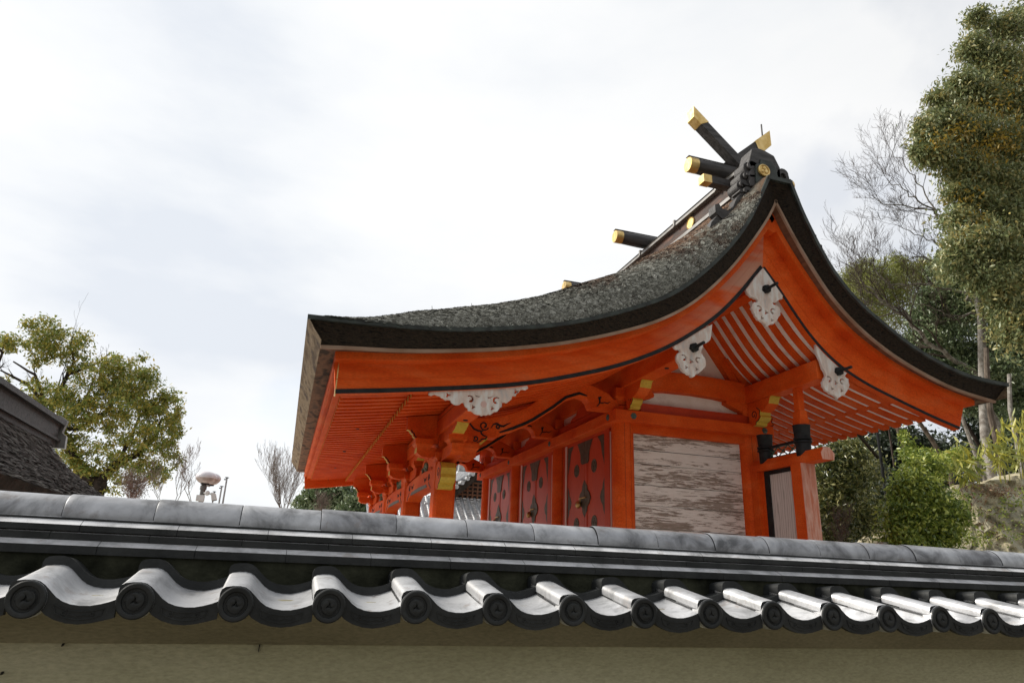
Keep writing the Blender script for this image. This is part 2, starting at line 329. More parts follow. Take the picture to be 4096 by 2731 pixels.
        o = bpy.data.objects.new(name, me); COL.objects.link(o)
        if bevel:
            b = o.modifiers.new('bevel', 'BEVEL'); b.width = bevel; b.segments = 2; b.limit_method = 'ANGLE'; b.angle_limit = math.radians(40)
        adopt(o, parent); return o
def adopt(o, parent):
    if parent is not None:
        o.parent = parent
        if parent.get('is_root'): o.location = [-c for c in parent['base']]
def root(name, base, label, cat, group=None):
    o = bpy.data.objects.new(name, None); COL.objects.link(o); o.location = base; o.empty_display_size = .2
    o['is_root'] = 1; o['base'] = list(base)
    o['label'] = label; o['category'] = cat
    if group: o['group'] = group
    return o
def tag(o, label, cat, group=None):
    o['label'] = label; o['category'] = cat
    if group: o['group'] = group
    return o
def copytree(o, off, parent='same'):
    c = o.copy(); COL.objects.link(c)
    if parent != 'same': c.parent = parent
    c.location = Vector(o.location)+Vector(off)
    for ch in list(o.children):
        d = ch.copy(); COL.objects.link(d); d.parent = c
    return c
def shape(name, outer, holes, y0, y1, mat, parent, ax='Y', bevel=0.):
    """flat carved board with real holes, thickness y0..y1"""
    cu = bpy.data.curves.new(name, 'CURVE'); cu.dimensions = '2D'; cu.fill_mode = 'BOTH'
    for pl in [outer]+list(holes):
        sp = cu.splines.new('POLY'); sp.points.add(len(pl)-1); sp.use_cyclic_u = True
        for p, (u, w) in zip(sp.points, pl): p.co = (u, w, 0, 1)
    th = abs(y1-y0)/2; cu.extrude = max(th-bevel, .001); cu.bevel_depth = bevel; cu.bevel_resolution = 1; cu.offset = -bevel
    tmp = bpy.data.objects.new(name, cu); COL.objects.link(tmp)
    dg = bpy.context.evaluated_depsgraph_get(); dg.update()
    me = bpy.data.meshes.new_from_object(tmp.evaluated_get(dg)); bpy.data.objects.remove(tmp)
    n = len(me.vertices); co = np.empty(n*3, 'f'); me.vertices.foreach_get('co', co); co = co.reshape(-1, 3)
    mid = (y0+y1)/2; new = np.empty_like(co)
    if ax == 'Y': new[:, 0] = co[:, 0]; new[:, 1] = mid-co[:, 2]; new[:, 2] = co[:, 1]
    else: new[:, 0] = mid-co[:, 2]; new[:, 1] = co[:, 0]; new[:, 2] = co[:, 1]
    me.vertices.foreach_set('co', new.ravel()); me.materials.clear(); me.materials.append(mat); me.update()
    import bmesh
    bm = bmesh.new(); bm.from_mesh(me); bmesh.ops.recalc_face_normals(bm, faces=bm.faces); bm.to_mesh(me); bm.free()
    me.name = name; o = bpy.data.objects.new(name, me); COL.objects.link(o); adopt(o, parent); return o
def ribbon(pts, w):
    """outline of a brush stroke along pts with widths w"""
    pts = [Vector((p[0], p[1])) for p in pts]
    if not hasattr(w, '__len__'): w = [w]*len(pts)
    A, B = [], []
    for i, p in enumerate(pts):
        d = pts[min(i+1, len(pts)-1)]-pts[max(i-1, 0)]; d = d.normalized() if d.length else Vector((1, 0)); q = Vector((-d.y, d.x))
        A.append(p+q*w[i]/2); B.append(p-q*w[i]/2)
    return A, B
def stroke(mb, pts, w, ax, a, b, mi=0):
    """brush stroke as thin raised strip between planes a and b"""
    A, B = ribbon(pts, w); P = (lambda u, t: (u.x, t, u.y)) if ax == 'Y' else (lambda u, t: (t, u.x, u.y))
    for i in range(len(A)-1):
        vs = [P(A[i], a), P(A[i+1], a), P(B[i+1], a), P(B[i], a), P(A[i], b), P(A[i+1], b), P(B[i+1], b), P(B[i], b)]
        mb.add(vs, [(0, 1, 2, 3), (4, 7, 6, 5), (0, 4, 5, 1), (2, 6, 7, 3)], mi)
def spiral(c, r0, r1, a0, turns, n=18):
    return [(c[0]+(r0+(r1-r0)*i/n)*math.cos(a0+turns*2*math.pi*i/n), c[1]+(r0+(r1-r0)*i/n)*math.sin(a0+turns*2*math.pi*i/n)) for i in range(n+1)]
def resample(P, n, smooth=3, sort=True):
    P = np.array(sorted(P) if sort else P, float)
    d = np.r_[0, np.cumsum(np.hypot(*np.diff(P, axis=0).T))]; d += np.arange(len(d))*1e-9
    def rs(P, d, n):
        t = np.linspace(0, d[-1], n); return np.c_[np.interp(t, d, P[:, 0]), np.interp(t, d, P[:, 1])]
    Q = rs(P, d, max(n, 120))
    for _ in range(smooth*6):
        R = Q.copy(); R[1:-1] = .25*Q[:-2]+.5*Q[1:-1]+.25*Q[2:]; Q = R
    d = np.r_[0, np.cumsum(np.hypot(*np.diff(Q, axis=0).T))]
    return rs(Q, d, n)
def normals(P):
    d = np.gradient(P, axis=0); d /= np.linalg.norm(d, axis=1)[:, None]; return np.c_[-d[:, 1], d[:, 0]]
def scallop(pts, depth, per=.06):
    """scalloped version of an open outline"""
    P = np.array(pts, float); d = np.r_[0, np.cumsum(np.hypot(*np.diff(P, axis=0).T))]
    k = max(1, int(d[-1]/per)); n = k*6+1; t = np.linspace(0, d[-1], n)
    Q = np.c_[np.interp(t, d, P[:, 0]), np.interp(t, d, P[:, 1])]; nn = normals(Q)
    return Q+nn*(np.abs(np.sin(np.pi*k*np.linspace(0, 1, n)))[:, None]-.5)*depth
def leaves(name, pts, size, mat, parent=None, droop=.4, aspect=.42, jitter=.35, dirs=None):
    """many small folded leaves at pts as one mesh"""
    n = len(pts); pts = np.asarray(pts, float)
    d = rng.normal(size=(n, 3)) if dirs is None else np.asarray(dirs)+rng.normal(size=(n, 3))*jitter
    d[:, 2] -= droop; d /= np.linalg.norm(d, axis=1)[:, None]
    u = rng.normal(size=(n, 3)); u[:, 2] = np.abs(u[:, 2])*.5+.5
    s = np.cross(d, u); s /= np.linalg.norm(s, axis=1)[:, None]+1e-9; nn = np.cross(s, d)
    ln = size*rng.uniform(.55, 1.45, n)[:, None]; w = ln*aspect*.5
    a = pts; b = pts+d*ln*.45+s*w+nn*w*.35; c = pts+d*ln; e = pts+d*ln*.45-s*w+nn*w*.35
    V = np.stack([a, b, c, e], 1).reshape(-1, 3)
    me = bpy.data.meshes.new(name); me.vertices.add(4*n); me.vertices.foreach_set('co', V.ravel().astype('f'))
    me.loops.add(6*n); me.polygons.add(2*n)
    base = np.arange(n)[:, None]*4; idx = np.concatenate([base+np.array([[0, 1, 2]]), base+np.array([[0, 2, 3]])], 1).ravel()
    me.loops.foreach_set('vertex_index', idx.astype('i')); me.polygons.foreach_set('loop_start', (np.arange(2*n)*3).astype('i'))
    me.update(calc_edges=True); me.materials.append(mat)
    o = bpy.data.objects.new(name, me); COL.objects.link(o); adopt(o, parent); return o
def clump_points(c, r, n, k=None, spread=.22, shell=.5):
    """n points in k sub-clumps filling an ellipsoid"""
    r = np.array(r if hasattr(r, '__len__') else (r,)*3, float); k = k or max(6, n//60)
    q = rng.normal(size=(k, 3)); q /= np.linalg.norm(q, axis=1)[:, None]; q *= (rng.uniform(shell**3, 1, k)**(1/3))[:, None]
    i = rng.integers(0, k, n); s = rng.normal(size=(n, 3))*spread*rng.uniform(.6, 1.3, k)[i][:, None]
    return np.array(c)+(q[i]+s)*r
def branch(mb, p, d, ln, r, depth, spread=.5, up=.15, n=4, kids=3, mi=0, rmin=.004, shrink=.68, tips=None):
    """one limb and, recursively, its twigs"""
    pts = [Vector(p)]; d = Vector(d).normalized(); seg = 4
    for i in range(seg):
        d = (d+Vector((random.gauss(0, .13), random.gauss(0, .13), random.gauss(up*.4, .1)))).normalized(); pts.append(pts[-1]+d*ln/seg)
    rr = [max(rmin, r*(1-.55*i/seg)) for i in range(seg+1)]
    mb.tube(pts, rr, n if r > .02 else 3, mi, cap=False)
    if tips is not None and depth <= 1: tips.append(pts[-1]); tips.append(pts[2])
    if depth == 0: return
    for j in range(kids+(1 if random.random() < .4 else 0)):
        i = random.randint(1, seg) if j else seg; q = pts[i]
        nd = (d+Vector((random.gauss(0, spread), random.gauss(0, spread), random.gauss(up, spread*.8)))).normalized()
        branch(mb, q, nd, ln*random.uniform(shrink-.15, shrink+.12), rr[i]*.7, depth-1, spread, up, n, kids, mi, rmin, shrink, tips)

# ------------------------------------------------------------------ the setting
g = MB(); g.box(-1500, 1500, -400, 1500, -.3, 0); go = g.build('ground', EARTHP); go['kind'] = 'structure'
g = MB(); g.box(-30, 30, 3.06, 60, -.1, .012); go = g.build('gravel_court', GRAVEL); go['kind'] = 'structure'

# ------------------------------------------------------------------ foreground wall with tiled coping
YD, ZD, X0, PITCH = 2.27, 1.492, -.636, .2645
wall = root('tiled_wall', (1, 2.75, 0), 'low ochre plaster wall under a grey tiled coping running across the foreground', 'wall')
b = MB(); b.box(-5, 9, 2.46, 3.04, 0, 1.366); b.build('plaster_body', PLASTER, wall)
b = MB(); b.prism([(2.345, 1.462), (2.452, 1.366), (2.66, 1.366), (2.66, 1.50), (2.40, 1.50)], 'X', -5, 9); b.build('eave_soffit', PLASTERSH, wall)
b = MB(); b.box(-5, 9, 2.60, 2.90, 1.47, 1.615); b.build('mortar_bed', SHADEPL, wall)
# small chips in the plaster face
b = MB()
for px, py in ((595, 1488), (145, 1480), (5, 1545), (432, 1443), (255, 1452), (610, 1443)):
    p = at(px, py, 2.452); a = random.uniform(-.4, .1); h = .012 if px == 595 else .004
    b.prism([(p.x-.0012, p.z+h), (p.x+.0018, p.z+h*.7), (p.x+.0006+a*.004, p.z-h), (p.x-.001+a*.004, p.z-h*.6)], 'Y', 2.44, 2.47)
b.build('plaster_chip', BLACKSCROLL, wall)
SEC = [(-.047, .010), (-.047, .030), (-.043, .041), (-.034, .047), (-.015, .050), (.006, .0505), (.022, .047), (.036, .038), (.052, .023), (.068, .008), (.085, -.003), (.105, -.010), (.130, -.0135), (.155, -.013), (.180, -.008), (.200, -.002), (.2195, .006)]
def tile_sheet(b, x, ya, yb, za, zb, th, mi_top, mi_edge):
    rows = [[(x+u, y, z+w) for u, w in SEC] for y, z in ((ya, za), ((ya+yb)/2, (za+zb)/2), (yb, zb))]
    b.grid(rows, mi_top); b.grid([[(p[0], p[1], p[2]-th) for p in r] for r in rows], mi_edge)
    b.grid([[(p[0], p[1]-.0004, p[2]) for p in rows[0]], [(p[0], p[1]-.0004, p[2]-th) for p in rows[0]]], mi_edge)
    b.add([rows[0][0], rows[2][0], (rows[2][0][0], rows[2][0][1], rows[2][0][2]-th), (rows[0][0][0], rows[0][0][1], rows[0][0][2]-th)], [(0, 1, 2, 3)], mi_top)
def eave_tile(x):
    b = MB(); tile_sheet(b, x, YD, 2.56, ZD, ZD+.047, .016, 0, 1)
    # hanging lip of the pan
    top = [(u, w-.001) for u, w in SEC if u > .03]; bot = [(.2195, -.043), (.195, -.050), (.165, -.0575), (.135, -.061), (.105, -.0585), (.075, -.050), (.05, -.037), (.035, -.022)]
    b.prism([(x+u, ZD+w) for u, w in top+bot], 'Y', YD-.002, YD+.018, 1)
    o = b.build('eave_tile', [TILE, TILESHADE], wall, smooth=True)
    # raised frame of the lip panel with a curled stem
    b = MB(); fr = [(.068, -.012), (.090, -.021), (.115, -.0265), (.140, -.0275), (.165, -.025), (.192, -.018)]; fb = [(.186, -.036), (.160, -.0455), (.130, -.049), (.100, -.044), (.075, -.033)]
    q = [(x+u, ZD+w) for u, w in fr+fb+[fr[0]]]; stroke(b, q, .0028, 'Y', YD-.0045, YD-.001)
    stroke(b, [(x+u, ZD+w) for u, w in spiral((.095, -.031), .002, .0075, 0, 1.2, 10)], .0022, 'Y', YD-.0045, YD-.001)
    stroke(b, [(x+u, ZD+w) for u, w in spiral((.165, -.034), .002, .0065, 1.5, -1.2, 10)], .0022, 'Y', YD-.0045, YD-.001)
    stroke(b, [(x+.104, ZD-.035), (x+.125, ZD-.040), (x+.145, ZD-.036), (x+.158, ZD-.038)], .0022, 'Y', YD-.0045, YD-.001)
    b.build('lip_relief', TILESHADE, o)
    # round end disc with the three-comma relief
    b = MB(); b.lathe([(.0325, .0055), (.0345, .0005), (.0365, -.0005), (.0455, -.0005), (.0485, .0020), (.0492, .008), (.0492, .046)], (x, YD-.012, ZD), 'Y', 28, 1, [1, 1, 1, 1, 1, 0])
    b.lathe([(.0258, .0035), (.0275, .003), (.0277, .006)], (x, YD-.012, ZD), 'Y', 24, 1)
    d = b.build('end_disc', [TILE, TILESHADE], o, smooth=True)
    b = MB()
    for k in range(3):
        a0 = math.radians(120*k+20)
        for j in range(15):
            t = j/14; a = a0+t*3.0; r = .0118+.0118*t; rad = .0098*(1-t)**.62+.0014
            b.lathe([(rad*.25, -.0042*(1-t*.6)), (rad*.7, -.003*(1-t*.6)), (rad, .0025)], (x+r*math.cos(a), YD-.0108, ZD+r*math.sin(a)), 'Y', 8)
    b.build('comma_crest', TILESHADE, o, smooth=True)
    return o
t0 = eave_tile(X0-6*PITCH)
b = MB(); tile_sheet(b, X0-6*PITCH, 2.505, 2.66, ZD+.0645, ZD+.054, .026, 0, 1); u0 = b.build('upper_tile', [TILESHADE, TILESHADE], wall, smooth=True)
for k in range(1, 27):
    dz = random.uniform(-.0022, .0022); tl_ = random.uniform(-.0016, .0016)
    c = copytree(t0, (k*PITCH, 0, dz)); c.parent = wall
    c.location.y += random.uniform(-.002, .003)
    c = copytree(u0, (k*PITCH, random.uniform(-.003, .003), dz)); c.parent = wall
# three flat courses, each a little set back, tops sloping out
def course(y, z0, z1, rise, off, dep=.05):
    b = MB(); x = -5+off
    while x < 9:
        l = .291; j = random.uniform(-.001, .001)
        b.prism([(y+j, z0), (y+j, z1), (y+j+.004, z1+.0018), (y+dep, z1+rise), (2.95, z1+rise), (2.95, z0)], 'X', x+.0008, x+l-.0008, 1, edges={2: 0, 1: 0, 3: 0}); x += l
    return b.build('ridge_course', [TILEN, TILESHADE], wall)
course(2.590, 1.6125, 1.6385, .022, .07); course(2.625, 1.6560, 1.6775, .008, .21, .03); course(2.622, 1.6835, 1.7025, .028, .0)
b = MB(); b.box(-5, 9, 2.65, 2.92, 1.60, 1.726); b.prism([(2.745-.0735*math.cos(math.pi*(-.06+1.12*j/16)), 1.727+.0735*math.sin(math.pi*(-.06+1.12*j/16))) for j in range(17)], 'X', -5, 9); b.build('ridge_core', TILESHADE, wall)
# rounded ridge tiles
XR = -.7068
b = MB(); n = 20; rows = []
for xx, r in ((0, .0775), (.004, .0795), (.03, .0795), (.10, .0785), (.20, .0775), (.2745, .0765)):
    rows.append([(XR-15*.277+xx, 2.745-r*math.cos(math.pi*(-.06+1.12*j/n)), 1.727+r*math.sin(math.pi*(-.06+1.12*j/n))) for j in range(n+1)])
b.grid(rows); rr = b.build('ridge_tile', TILER, wall, smooth=True)
for k in range(1, 51): c = rr.copy(); COL.objects.link(c); c.location = Vector(rr.location)+Vector((k*.277, 0, random.uniform(-.001, .001))); c.rotation_euler = (random.uniform(-.0008, .0008), 0, 0)
# far slope of the coping
b = MB(); b.prism([(2.85, 1.60), (3.20, 1.50), (3.22, 1.46), (2.85, 1.46)], 'X', -5, 9); b.build('far_slope', TILE, wall)

# ------------------------------------------------------------------ vermilion shrine hall
SH = root('shrine_hall', (6.5, 15.2, 0), 'vermilion shrine hall with a curved bark roof and gilt-tipped ridge logs', 'shrine')
TL = [(-0.076, 4.544), (0.242, 4.552), (0.768, 4.572), (1.203, 4.59), (1.65, 4.626), (2.11, 4.685), (2.406, 4.75), (2.768, 4.816), (3.14, 4.893), (3.522, 5.007), (3.916, 5.151), (4.323, 5.312), (4.746, 5.507), (4.965, 5.613), (5.245, 5.802), (5.536, 6.051), (5.839, 6.335), (6.156, 6.687), (6.406, 7.007), (6.511, 7.16), (6.63, 7.37), (6.666, 7.427), (6.828, 7.75), (6.947, 7.998), (7.03, 8.162)]
TR = [(7.50, 8.138), (7.577, 7.915), (7.661, 7.636), (7.8, 7.325), (7.927, 7.039), (8.122, 6.675), (8.3, 6.444), (8.539, 6.18), (8.833, 5.954), (9.134, 5.772), (9.268, 5.677), (9.651, 5.462), (10.128, 5.271), (10.625, 5.127), (11.151, 5.067), (11.662, 5.05)]
TBL = [(0.126, 4.254), (0.449, 4.287), (0.912, 4.316), (1.322, 4.357), (1.719, 4.414), (2.186, 4.487), (2.489, 4.543), (2.758, 4.597), (3.39, 4.747), (3.919, 4.912), (4.441, 5.1), (4.871, 5.279), (5.137, 5.425), (5.48, 5.636), (5.764, 5.876), (6.059, 6.159), (6.384, 6.511), (6.692, 6.902), (6.997, 7.319), (7.214, 7.639), (7.335, 7.901)]
TBR = [(7.335, 7.901), (7.444, 7.687), (7.624, 7.322), (7.841, 6.939), (8.086, 6.55), (8.279, 6.274), (8.494, 6.046), (8.713, 5.848), (9.011, 5.622), (9.458, 5.366), (9.857, 5.194), (10.348, 5.022), (10.77, 4.911), (11.209, 4.847), (11.604, 4.797)]
BTL = [(0.321, 4.243), (0.626, 4.273), (1.066, 4.32), (1.519, 4.375), (1.985, 4.455), (2.531, 4.547), (3.07, 4.67), (3.685, 4.839), (4.514, 5.13), (5.099, 5.389), (5.248, 5.473), (5.56, 5.67), (5.888, 5.951), (6.188, 6.238), (6.519, 6.597), (6.833, 6.994), (7.135, 7.402), (7.345, 7.709)]
BTR = [(7.345, 7.709), (7.408, 7.59), (7.541, 7.329), (7.749, 6.986), (7.959, 6.676), (8.24, 6.292), (8.527, 5.971), (8.823, 5.72), (9.513, 5.346), (10.001, 5.164), (10.498, 5.0), (10.929, 4.891), (11.296, 4.809)]
BBL = [(0.395, 3.733), (0.81, 3.786), (1.253, 3.849), (1.595, 3.9), (2.064, 3.975), (2.613, 4.066), (3.117, 4.174), (3.639, 4.325), (4.183, 4.496), (4.606, 4.656), (5.045, 4.863), (5.348, 5.021), (5.7, 5.252), (6.017, 5.48), (6.252, 5.667), (6.496, 5.901), (6.834, 6.269), (7.014, 6.492), (7.212, 6.727)]
BBR = [(7.212, 6.727), (7.482, 6.386), (7.759, 5.971), (8.036, 5.609), (8.326, 5.322), (8.626, 5.107), (8.936, 4.952), (9.254, 4.825), (9.904, 4.616), (10.566, 4.418), (11.064, 4.294)]
YN, YF = 8.32, 21.45           # near and far cut of the roof
XR_, YB = 7.24, 8.90           # ridge line, bargeboard plane
# --- bark roof
NL, NR = 110, 70
tl, tr_, bl, br = resample(TL, NL), resample(TR, NR), resample(TBL, NL), resample(TBR, NR)
top = np.r_[tl, tr_]; bot = np.r_[bl, br]; nt_ = normals(top)
nt_[NL-1] = nt_[NL] = (0, 1)
ys = np.r_[YN, YN+.02, YN+.05, YN+.10, YN+.16, YN+.24, YN+.34, YN+.46, YN+.62, YN+.85, np.linspace(YN+1.15, YF-.9, 42), YF-.5, YF-.25, YF-.1, YF]
ph = rng.uniform(0, 6.28, (8, 3)); fq = rng.uniform(1.5, 7, (8, 2))
def wob(s, y): return sum(np.sin(fq[i, 0]*s+fq[i, 1]*y+ph[i, 0]) for i in range(8))/8
rb = MB(); rows = []
dl = np.r_[0, np.cumsum(np.hypot(*np.diff(top, axis=0).T))]
# the slopes swell above the dropped gable rim
sL = dl[NL-1]; sR = dl[-1]-dl[NL]
def swell(s):
    if s <= sL: return float(np.interp(s, [0, .8, 1.5, 3, 4.5, 6, 7, 8, 8.5], [.05, .23, .48, .66, .80, .78, .56, .25, .10]))
    return float(np.interp(dl[-1]-s, [0, .8, 2.0, 4.0, 5.2, 6], [.04, .10, .14, .14, .12, .10]))
def bulge(y): return (1-math.exp(-max(0, y-YN)/.3))*(1-math.exp(-max(0, YF-y)/.3))
def roof_pt(i, y, h=0.):
    k = bulge(y)*swell(dl[i])+.012*wob(dl[i], y)*(y > YN+.05)+h
    return (top[i, 0]+nt_[i, 0]*k, y, top[i, 1]+nt_[i, 1]*k)
for y in ys: rows.append([roof_pt(i, y) for i in range(len(top))])
rb.grid(rows, 0)
YTB = 8.56
K = 7
def edge_pt(i, t, near=True):
    y = (YN+(YTB-YN)*t) if near else (YF-.1*t); q = top[i]*(1-t)+bot[i]*t
    j = .010*math.sin(i*2.3+t*9)+.006*math.sin(i*5.1) if 0 < t < 1 else 0
    return (q[0], y+j, q[1])
rb.grid([[edge_pt(i, t/K) for i in range(len(top))] for t in range(K+1)], 1)
rb.grid([[edge_pt(i, t/2, False) for i in range(len(top))] for t in range(3)], 1)
# eave faces, front and rear, and the underside
for s, mi in ((0, 2), (-1, 2)):
    rb.grid([[(top[s, 0]*(1-t)+bot[s, 0]*t+.006*math.sin(y*31+t*7)*(0 < t < 1), (YN*(1-t)+YTB*t) if y == ys[0] else ((YF-.1*t) if y == ys[-1] else y), top[s, 1]*(1-t)+bot[s, 1]*t) for y in ys] for t in (0, .25, .5, .75, 1)], mi)
rb.grid([[(bot[i, 0], y, bot[i, 1]) for i in range(len(bot))] for y in np.linspace(YTB, YF-.1, 12)], 3)
def bark_top():
    m, n, l, bb = newmat('lichened_bark_roof')
    g = n.new('ShaderNodeNewGeometry'); s = n.new('ShaderNodeSeparateXYZ'); l.new(g.outputs['Position'], s.inputs[0])
    t = n.new('ShaderNodeTexNoise'); t.inputs['Scale'].default_value = 1.3; t.inputs['Detail'].default_value = 9; t.inputs['Roughness'].default_value = .65; l.new(g.outputs['Position'], t.inputs[0])
    # lichen is thick on the outer metres near the gable edge and low down, bare brown bark towards the ridge
    my = n.new('ShaderNodeMapRange'); my.inputs[1].default_value = 8.45; my.inputs[2].default_value = 9.7; my.inputs[3].default_value = .40; my.inputs[4].default_value = -.20; l.new(s.outputs[1], my.inputs[0])
    mz = n.new('ShaderNodeMapRange'); mz.inputs[1].default_value = 4.8; mz.inputs[2].default_value = 7.0; mz.inputs[3].default_value = .14; mz.inputs[4].default_value = -.30; l.new(s.outputs[2], mz.inputs[0])
    a = n.new('ShaderNodeMath'); l.new(my.outputs[0], a.inputs[0]); l.new(mz.outputs[0], a.inputs[1])
    a2 = n.new('ShaderNodeMath'); l.new(a.outputs[0], a2.inputs[0]); l.new(t.outputs[0], a2.inputs[1])
    ri = n.new('ShaderNodeMath'); ri.operation = 'MULTIPLY_ADD'; ri.inputs[1].default_value = .30; ri.inputs[2].default_value = -.15; l.new(g.outputs['Random Per Island'], ri.inputs[0])
    a3 = n.new('ShaderNodeMath'); l.new(a2.outputs[0], a3.inputs[0]); l.new(ri.outputs[0], a3.inputs[1])
    mask = ramp(n, [(.46, (0,)*3), (.70, (1,)*3)]); l.new(a3.outputs[0], mask.inputs[0])
    brown = ramp(n, [(0, (.026, .018, .014)), (.4, (.085, .050, .032)), (.75, (.165, .090, .050)), (1, (.22, .165, .125))]); l.new(g.outputs['Random Per Island'], brown.inputs[0])
    grey = ramp(n, [(0, (.060, .058, .048)), (.3, (.135, .134, .113)), (.7, (.215, .215, .186)), (1, (.32, .318, .285))])
    rm = n.new('ShaderNodeMath'); rm.operation = 'FRACT'; rk = n.new('ShaderNodeMath'); rk.operation = 'MULTIPLY'; rk.inputs[1].default_value = 7.31
    l.new(g.outputs['Random Per Island'], rk.inputs[0]); l.new(rk.outputs[0], rm.inputs[0]); l.new(rm.outputs[0], grey.inputs[0])
    mx = n.new('ShaderNodeMixRGB'); l.new(mask.outputs[0], mx.inputs[0]); l.new(brown.outputs[0], mx.inputs[1]); l.new(grey.outputs[0], mx.inputs[2])
    t2 = n.new('ShaderNodeTexNoise'); t2.inputs['Scale'].default_value = 42; t2.inputs['Detail'].default_value = 5; l.new(g.outputs['Position'], t2.inputs[0])
    rr = ramp(n, [(.3, (.62,)*3), (.7, (1.25,)*3)]); l.new(t2.outputs[0], rr.inputs[0])
    mm = n.new('ShaderNodeMixRGB'); mm.blend_type = 'MULTIPLY'; mm.inputs[0].default_value = 1; l.new(mx.outputs[0], mm.inputs[1]); l.new(rr.outputs[0], mm.inputs[2])
    l.new(mm.outputs[0], bb.inputs['Base Color']); bb.inputs['Roughness'].default_value = .9; bb.inputs['Specular IOR Level'].default_value = .15
    bp = n.new('ShaderNodeBump'); bp.inputs['Strength'].default_value = .7; bp.inputs['Distance'].default_value = .02; l.new(t2.outputs[0], bp.inputs['Height']); l.new(bp.outputs[0], bb.inputs['Normal'])
    return m
BARKTOP = bark_top()
# loose bark scales on the top surface (left slope and the strip of the rear slope near its cut)
nf = 52000
ii = np.r_[rng.integers(3, NL-6, nf), rng.integers(NL+1, len(top), 9000)]
yy = np.r_[YN+.02+(YF-YN-.2)*rng.uniform(0, 1, nf)**2.6, YN+.03+(3.0)*rng.uniform(0, 1, 9000)**1.5]
fr = rng.uniform(0, 1, len(ii)); i2 = np.minimum(ii+1, len(top)-1)
px = top[ii]*(1-fr[:, None])+top[i2]*fr[:, None]; nn = nt_[ii]*(1-fr[:, None])+nt_[i2]*fr[:, None]
hb = np.array([bulge(y) for y in yy])
s_ = dl[ii]+fr*(dl[i2]-dl[ii]); sw = np.array([swell(a) for a in s_])
kk = hb*sw+.012*np.array([wob(a, c) for a, c in zip(s_, yy)])+.004+rng.uniform(0, .012, len(ii))
P3 = np.c_[px[:, 0]+nn[:, 0]*kk, yy, px[:, 1]+nn[:, 1]*kk]
N3 = np.c_[nn[:, 0], np.zeros(len(ii)), nn[:, 1]]
T3 = np.c_[nn[:, 1], np.zeros(len(ii)), -nn[:, 0]]; T3[:nf] *= -1        # downslope
T3 = T3*np.where(T3[:, 2:3] > 0, -1, 1)
ang = rng.normal(0, .5, len(ii)); # follow the swell where it turns down towards the rim
gy = sw*np.exp(-(yy-YN)/.3)/.3; N3[:, 1] = -gy; N3 /= np.linalg.norm(N3, axis=1)[:, None]
T3 = T3-N3*(T3*N3).sum(1)[:, None]; T3[:, 1] -= .5*np.minimum(gy, 1); T3 -= N3*(T3*N3).sum(1)[:, None]; T3 /= np.linalg.norm(T3, axis=1)[:, None]
B3 = np.cross(N3, T3)
t = T3*np.cos(ang)[:, None]+B3*np.sin(ang)[:, None]; c = np.cross(N3, t)
ln = rng.uniform(.05, .13, len(ii))[:, None]; wd = rng.uniform(.03, .065, len(ii))[:, None]; lift = rng.uniform(.003, .015, len(ii))[:, None]
q0 = P3-t*ln*.5-c*wd*.4; q1 = P3-t*ln*.5+c*wd*.4; q2 = P3+t*ln*.5+c*wd*.5+N3*lift; q3 = P3+t*ln*.5-c*wd*.5+N3*lift; q4 = P3+t*ln*.62+N3*lift*.6
k0 = len(rb.v); V = np.stack([q0, q1, q2, q4, q3], 1).reshape(-1, 3); rb.v += [tuple(p) for p in V]
for i in range(len(ii)): rb.f.append((k0+5*i, k0+5*i+1, k0+5*i+2, k0+5*i+3, k0+5*i+4)); rb.m.append(0)
# split bamboo pegs standing out of the bark
for _ in range(150):
    i = random.randint(20, NL-30); y = random.uniform(9, 20); p = Vector(roof_pt(i, y))
    rb.tube([p, p+Vector((random.uniform(-.02, .02), 0, random.uniform(.06, .13)))], .004, 3, 0)
roof = rb.build('bark_roof', [BARKTOP, EDGEDARK, EDGETAN, SOFFITB], SH, recalc=False)
# dark flashing along the upper rim of the cut
def rim(P, y0, y1, a, bb_):
    n_ = normals(P); q = MB()
    q.sweep(P, lambda i: [(P[i, 0]+n_[i, 0]*a, y0, P[i, 1]+n_[i, 1]*a), (P[i, 0]+n_[i, 0]*a, y1, P[i, 1]+n_[i, 1]*a), (P[i, 0]-n_[i, 0]*bb_, y1, P[i, 1]-n_[i, 1]*bb_), (P[i, 0]-n_[i, 0]*bb_, y0, P[i, 1]-n_[i, 1]*bb_)])
    return q
q = rim(tl, YN-.016, YN+.03, .012, .045); q2 = rim(tr_, YN-.016, YN+.03, .012, .05); k = len(q.v); q.v += q2.v; q.f += [tuple(i+k for i in f) for f in q2.f]; q.m += q2.m
q.box(7.02, 7.51, YN-.02, YN+.04, 8.10, 8.175)
q.build('edge_flashing', FLASH, roof, smooth=True, split=True)
# pale strip under the cut and the boards that close the soffit
q = rim(bl, YTB-.012, YTB+.03, .002, .040); q2 = rim(br, YTB-.012, YTB+.03, .002, .040); k = len(q.v); q.v += q2.v; q.f += [tuple(i+k for i in f) for f in q2.f]; q.m += q2.m
q.build('edge_strip', STRIPW, roof, split=True)
btl, btr = resample(BTL, NL), resample(BTR, NR); bbl, bbr = resample(BBL, NL), resample(BBR, NR)
q = MB()
for A, B_ in ((bl, btl), (br, btr)):
    nA = normals(A)
    q.grid([[(p[0]-nA[i, 0]*.03, YTB+.02, p[1]-nA[i, 1]*.03) for i, p in enumerate(A)], [(p[0], 8.80, p[1]) for p in B_]], 0)
q.build('gable_soffit_board', BROWNWOOD, roof, split=True)
q = MB(); q.grid([[(.126+(.36-.126)*t, y, 4.250-.004*t) for y in ys[6:-1]] for t in (0, .5, 1)]); q.grid([[(11.60+(11.25-11.6)*t, y, 4.79+.01*t) for y in ys[6:-1]] for t in (0, .5, 1)])
q.build('eave_soffit_board', SOFFITB, roof, split=True)
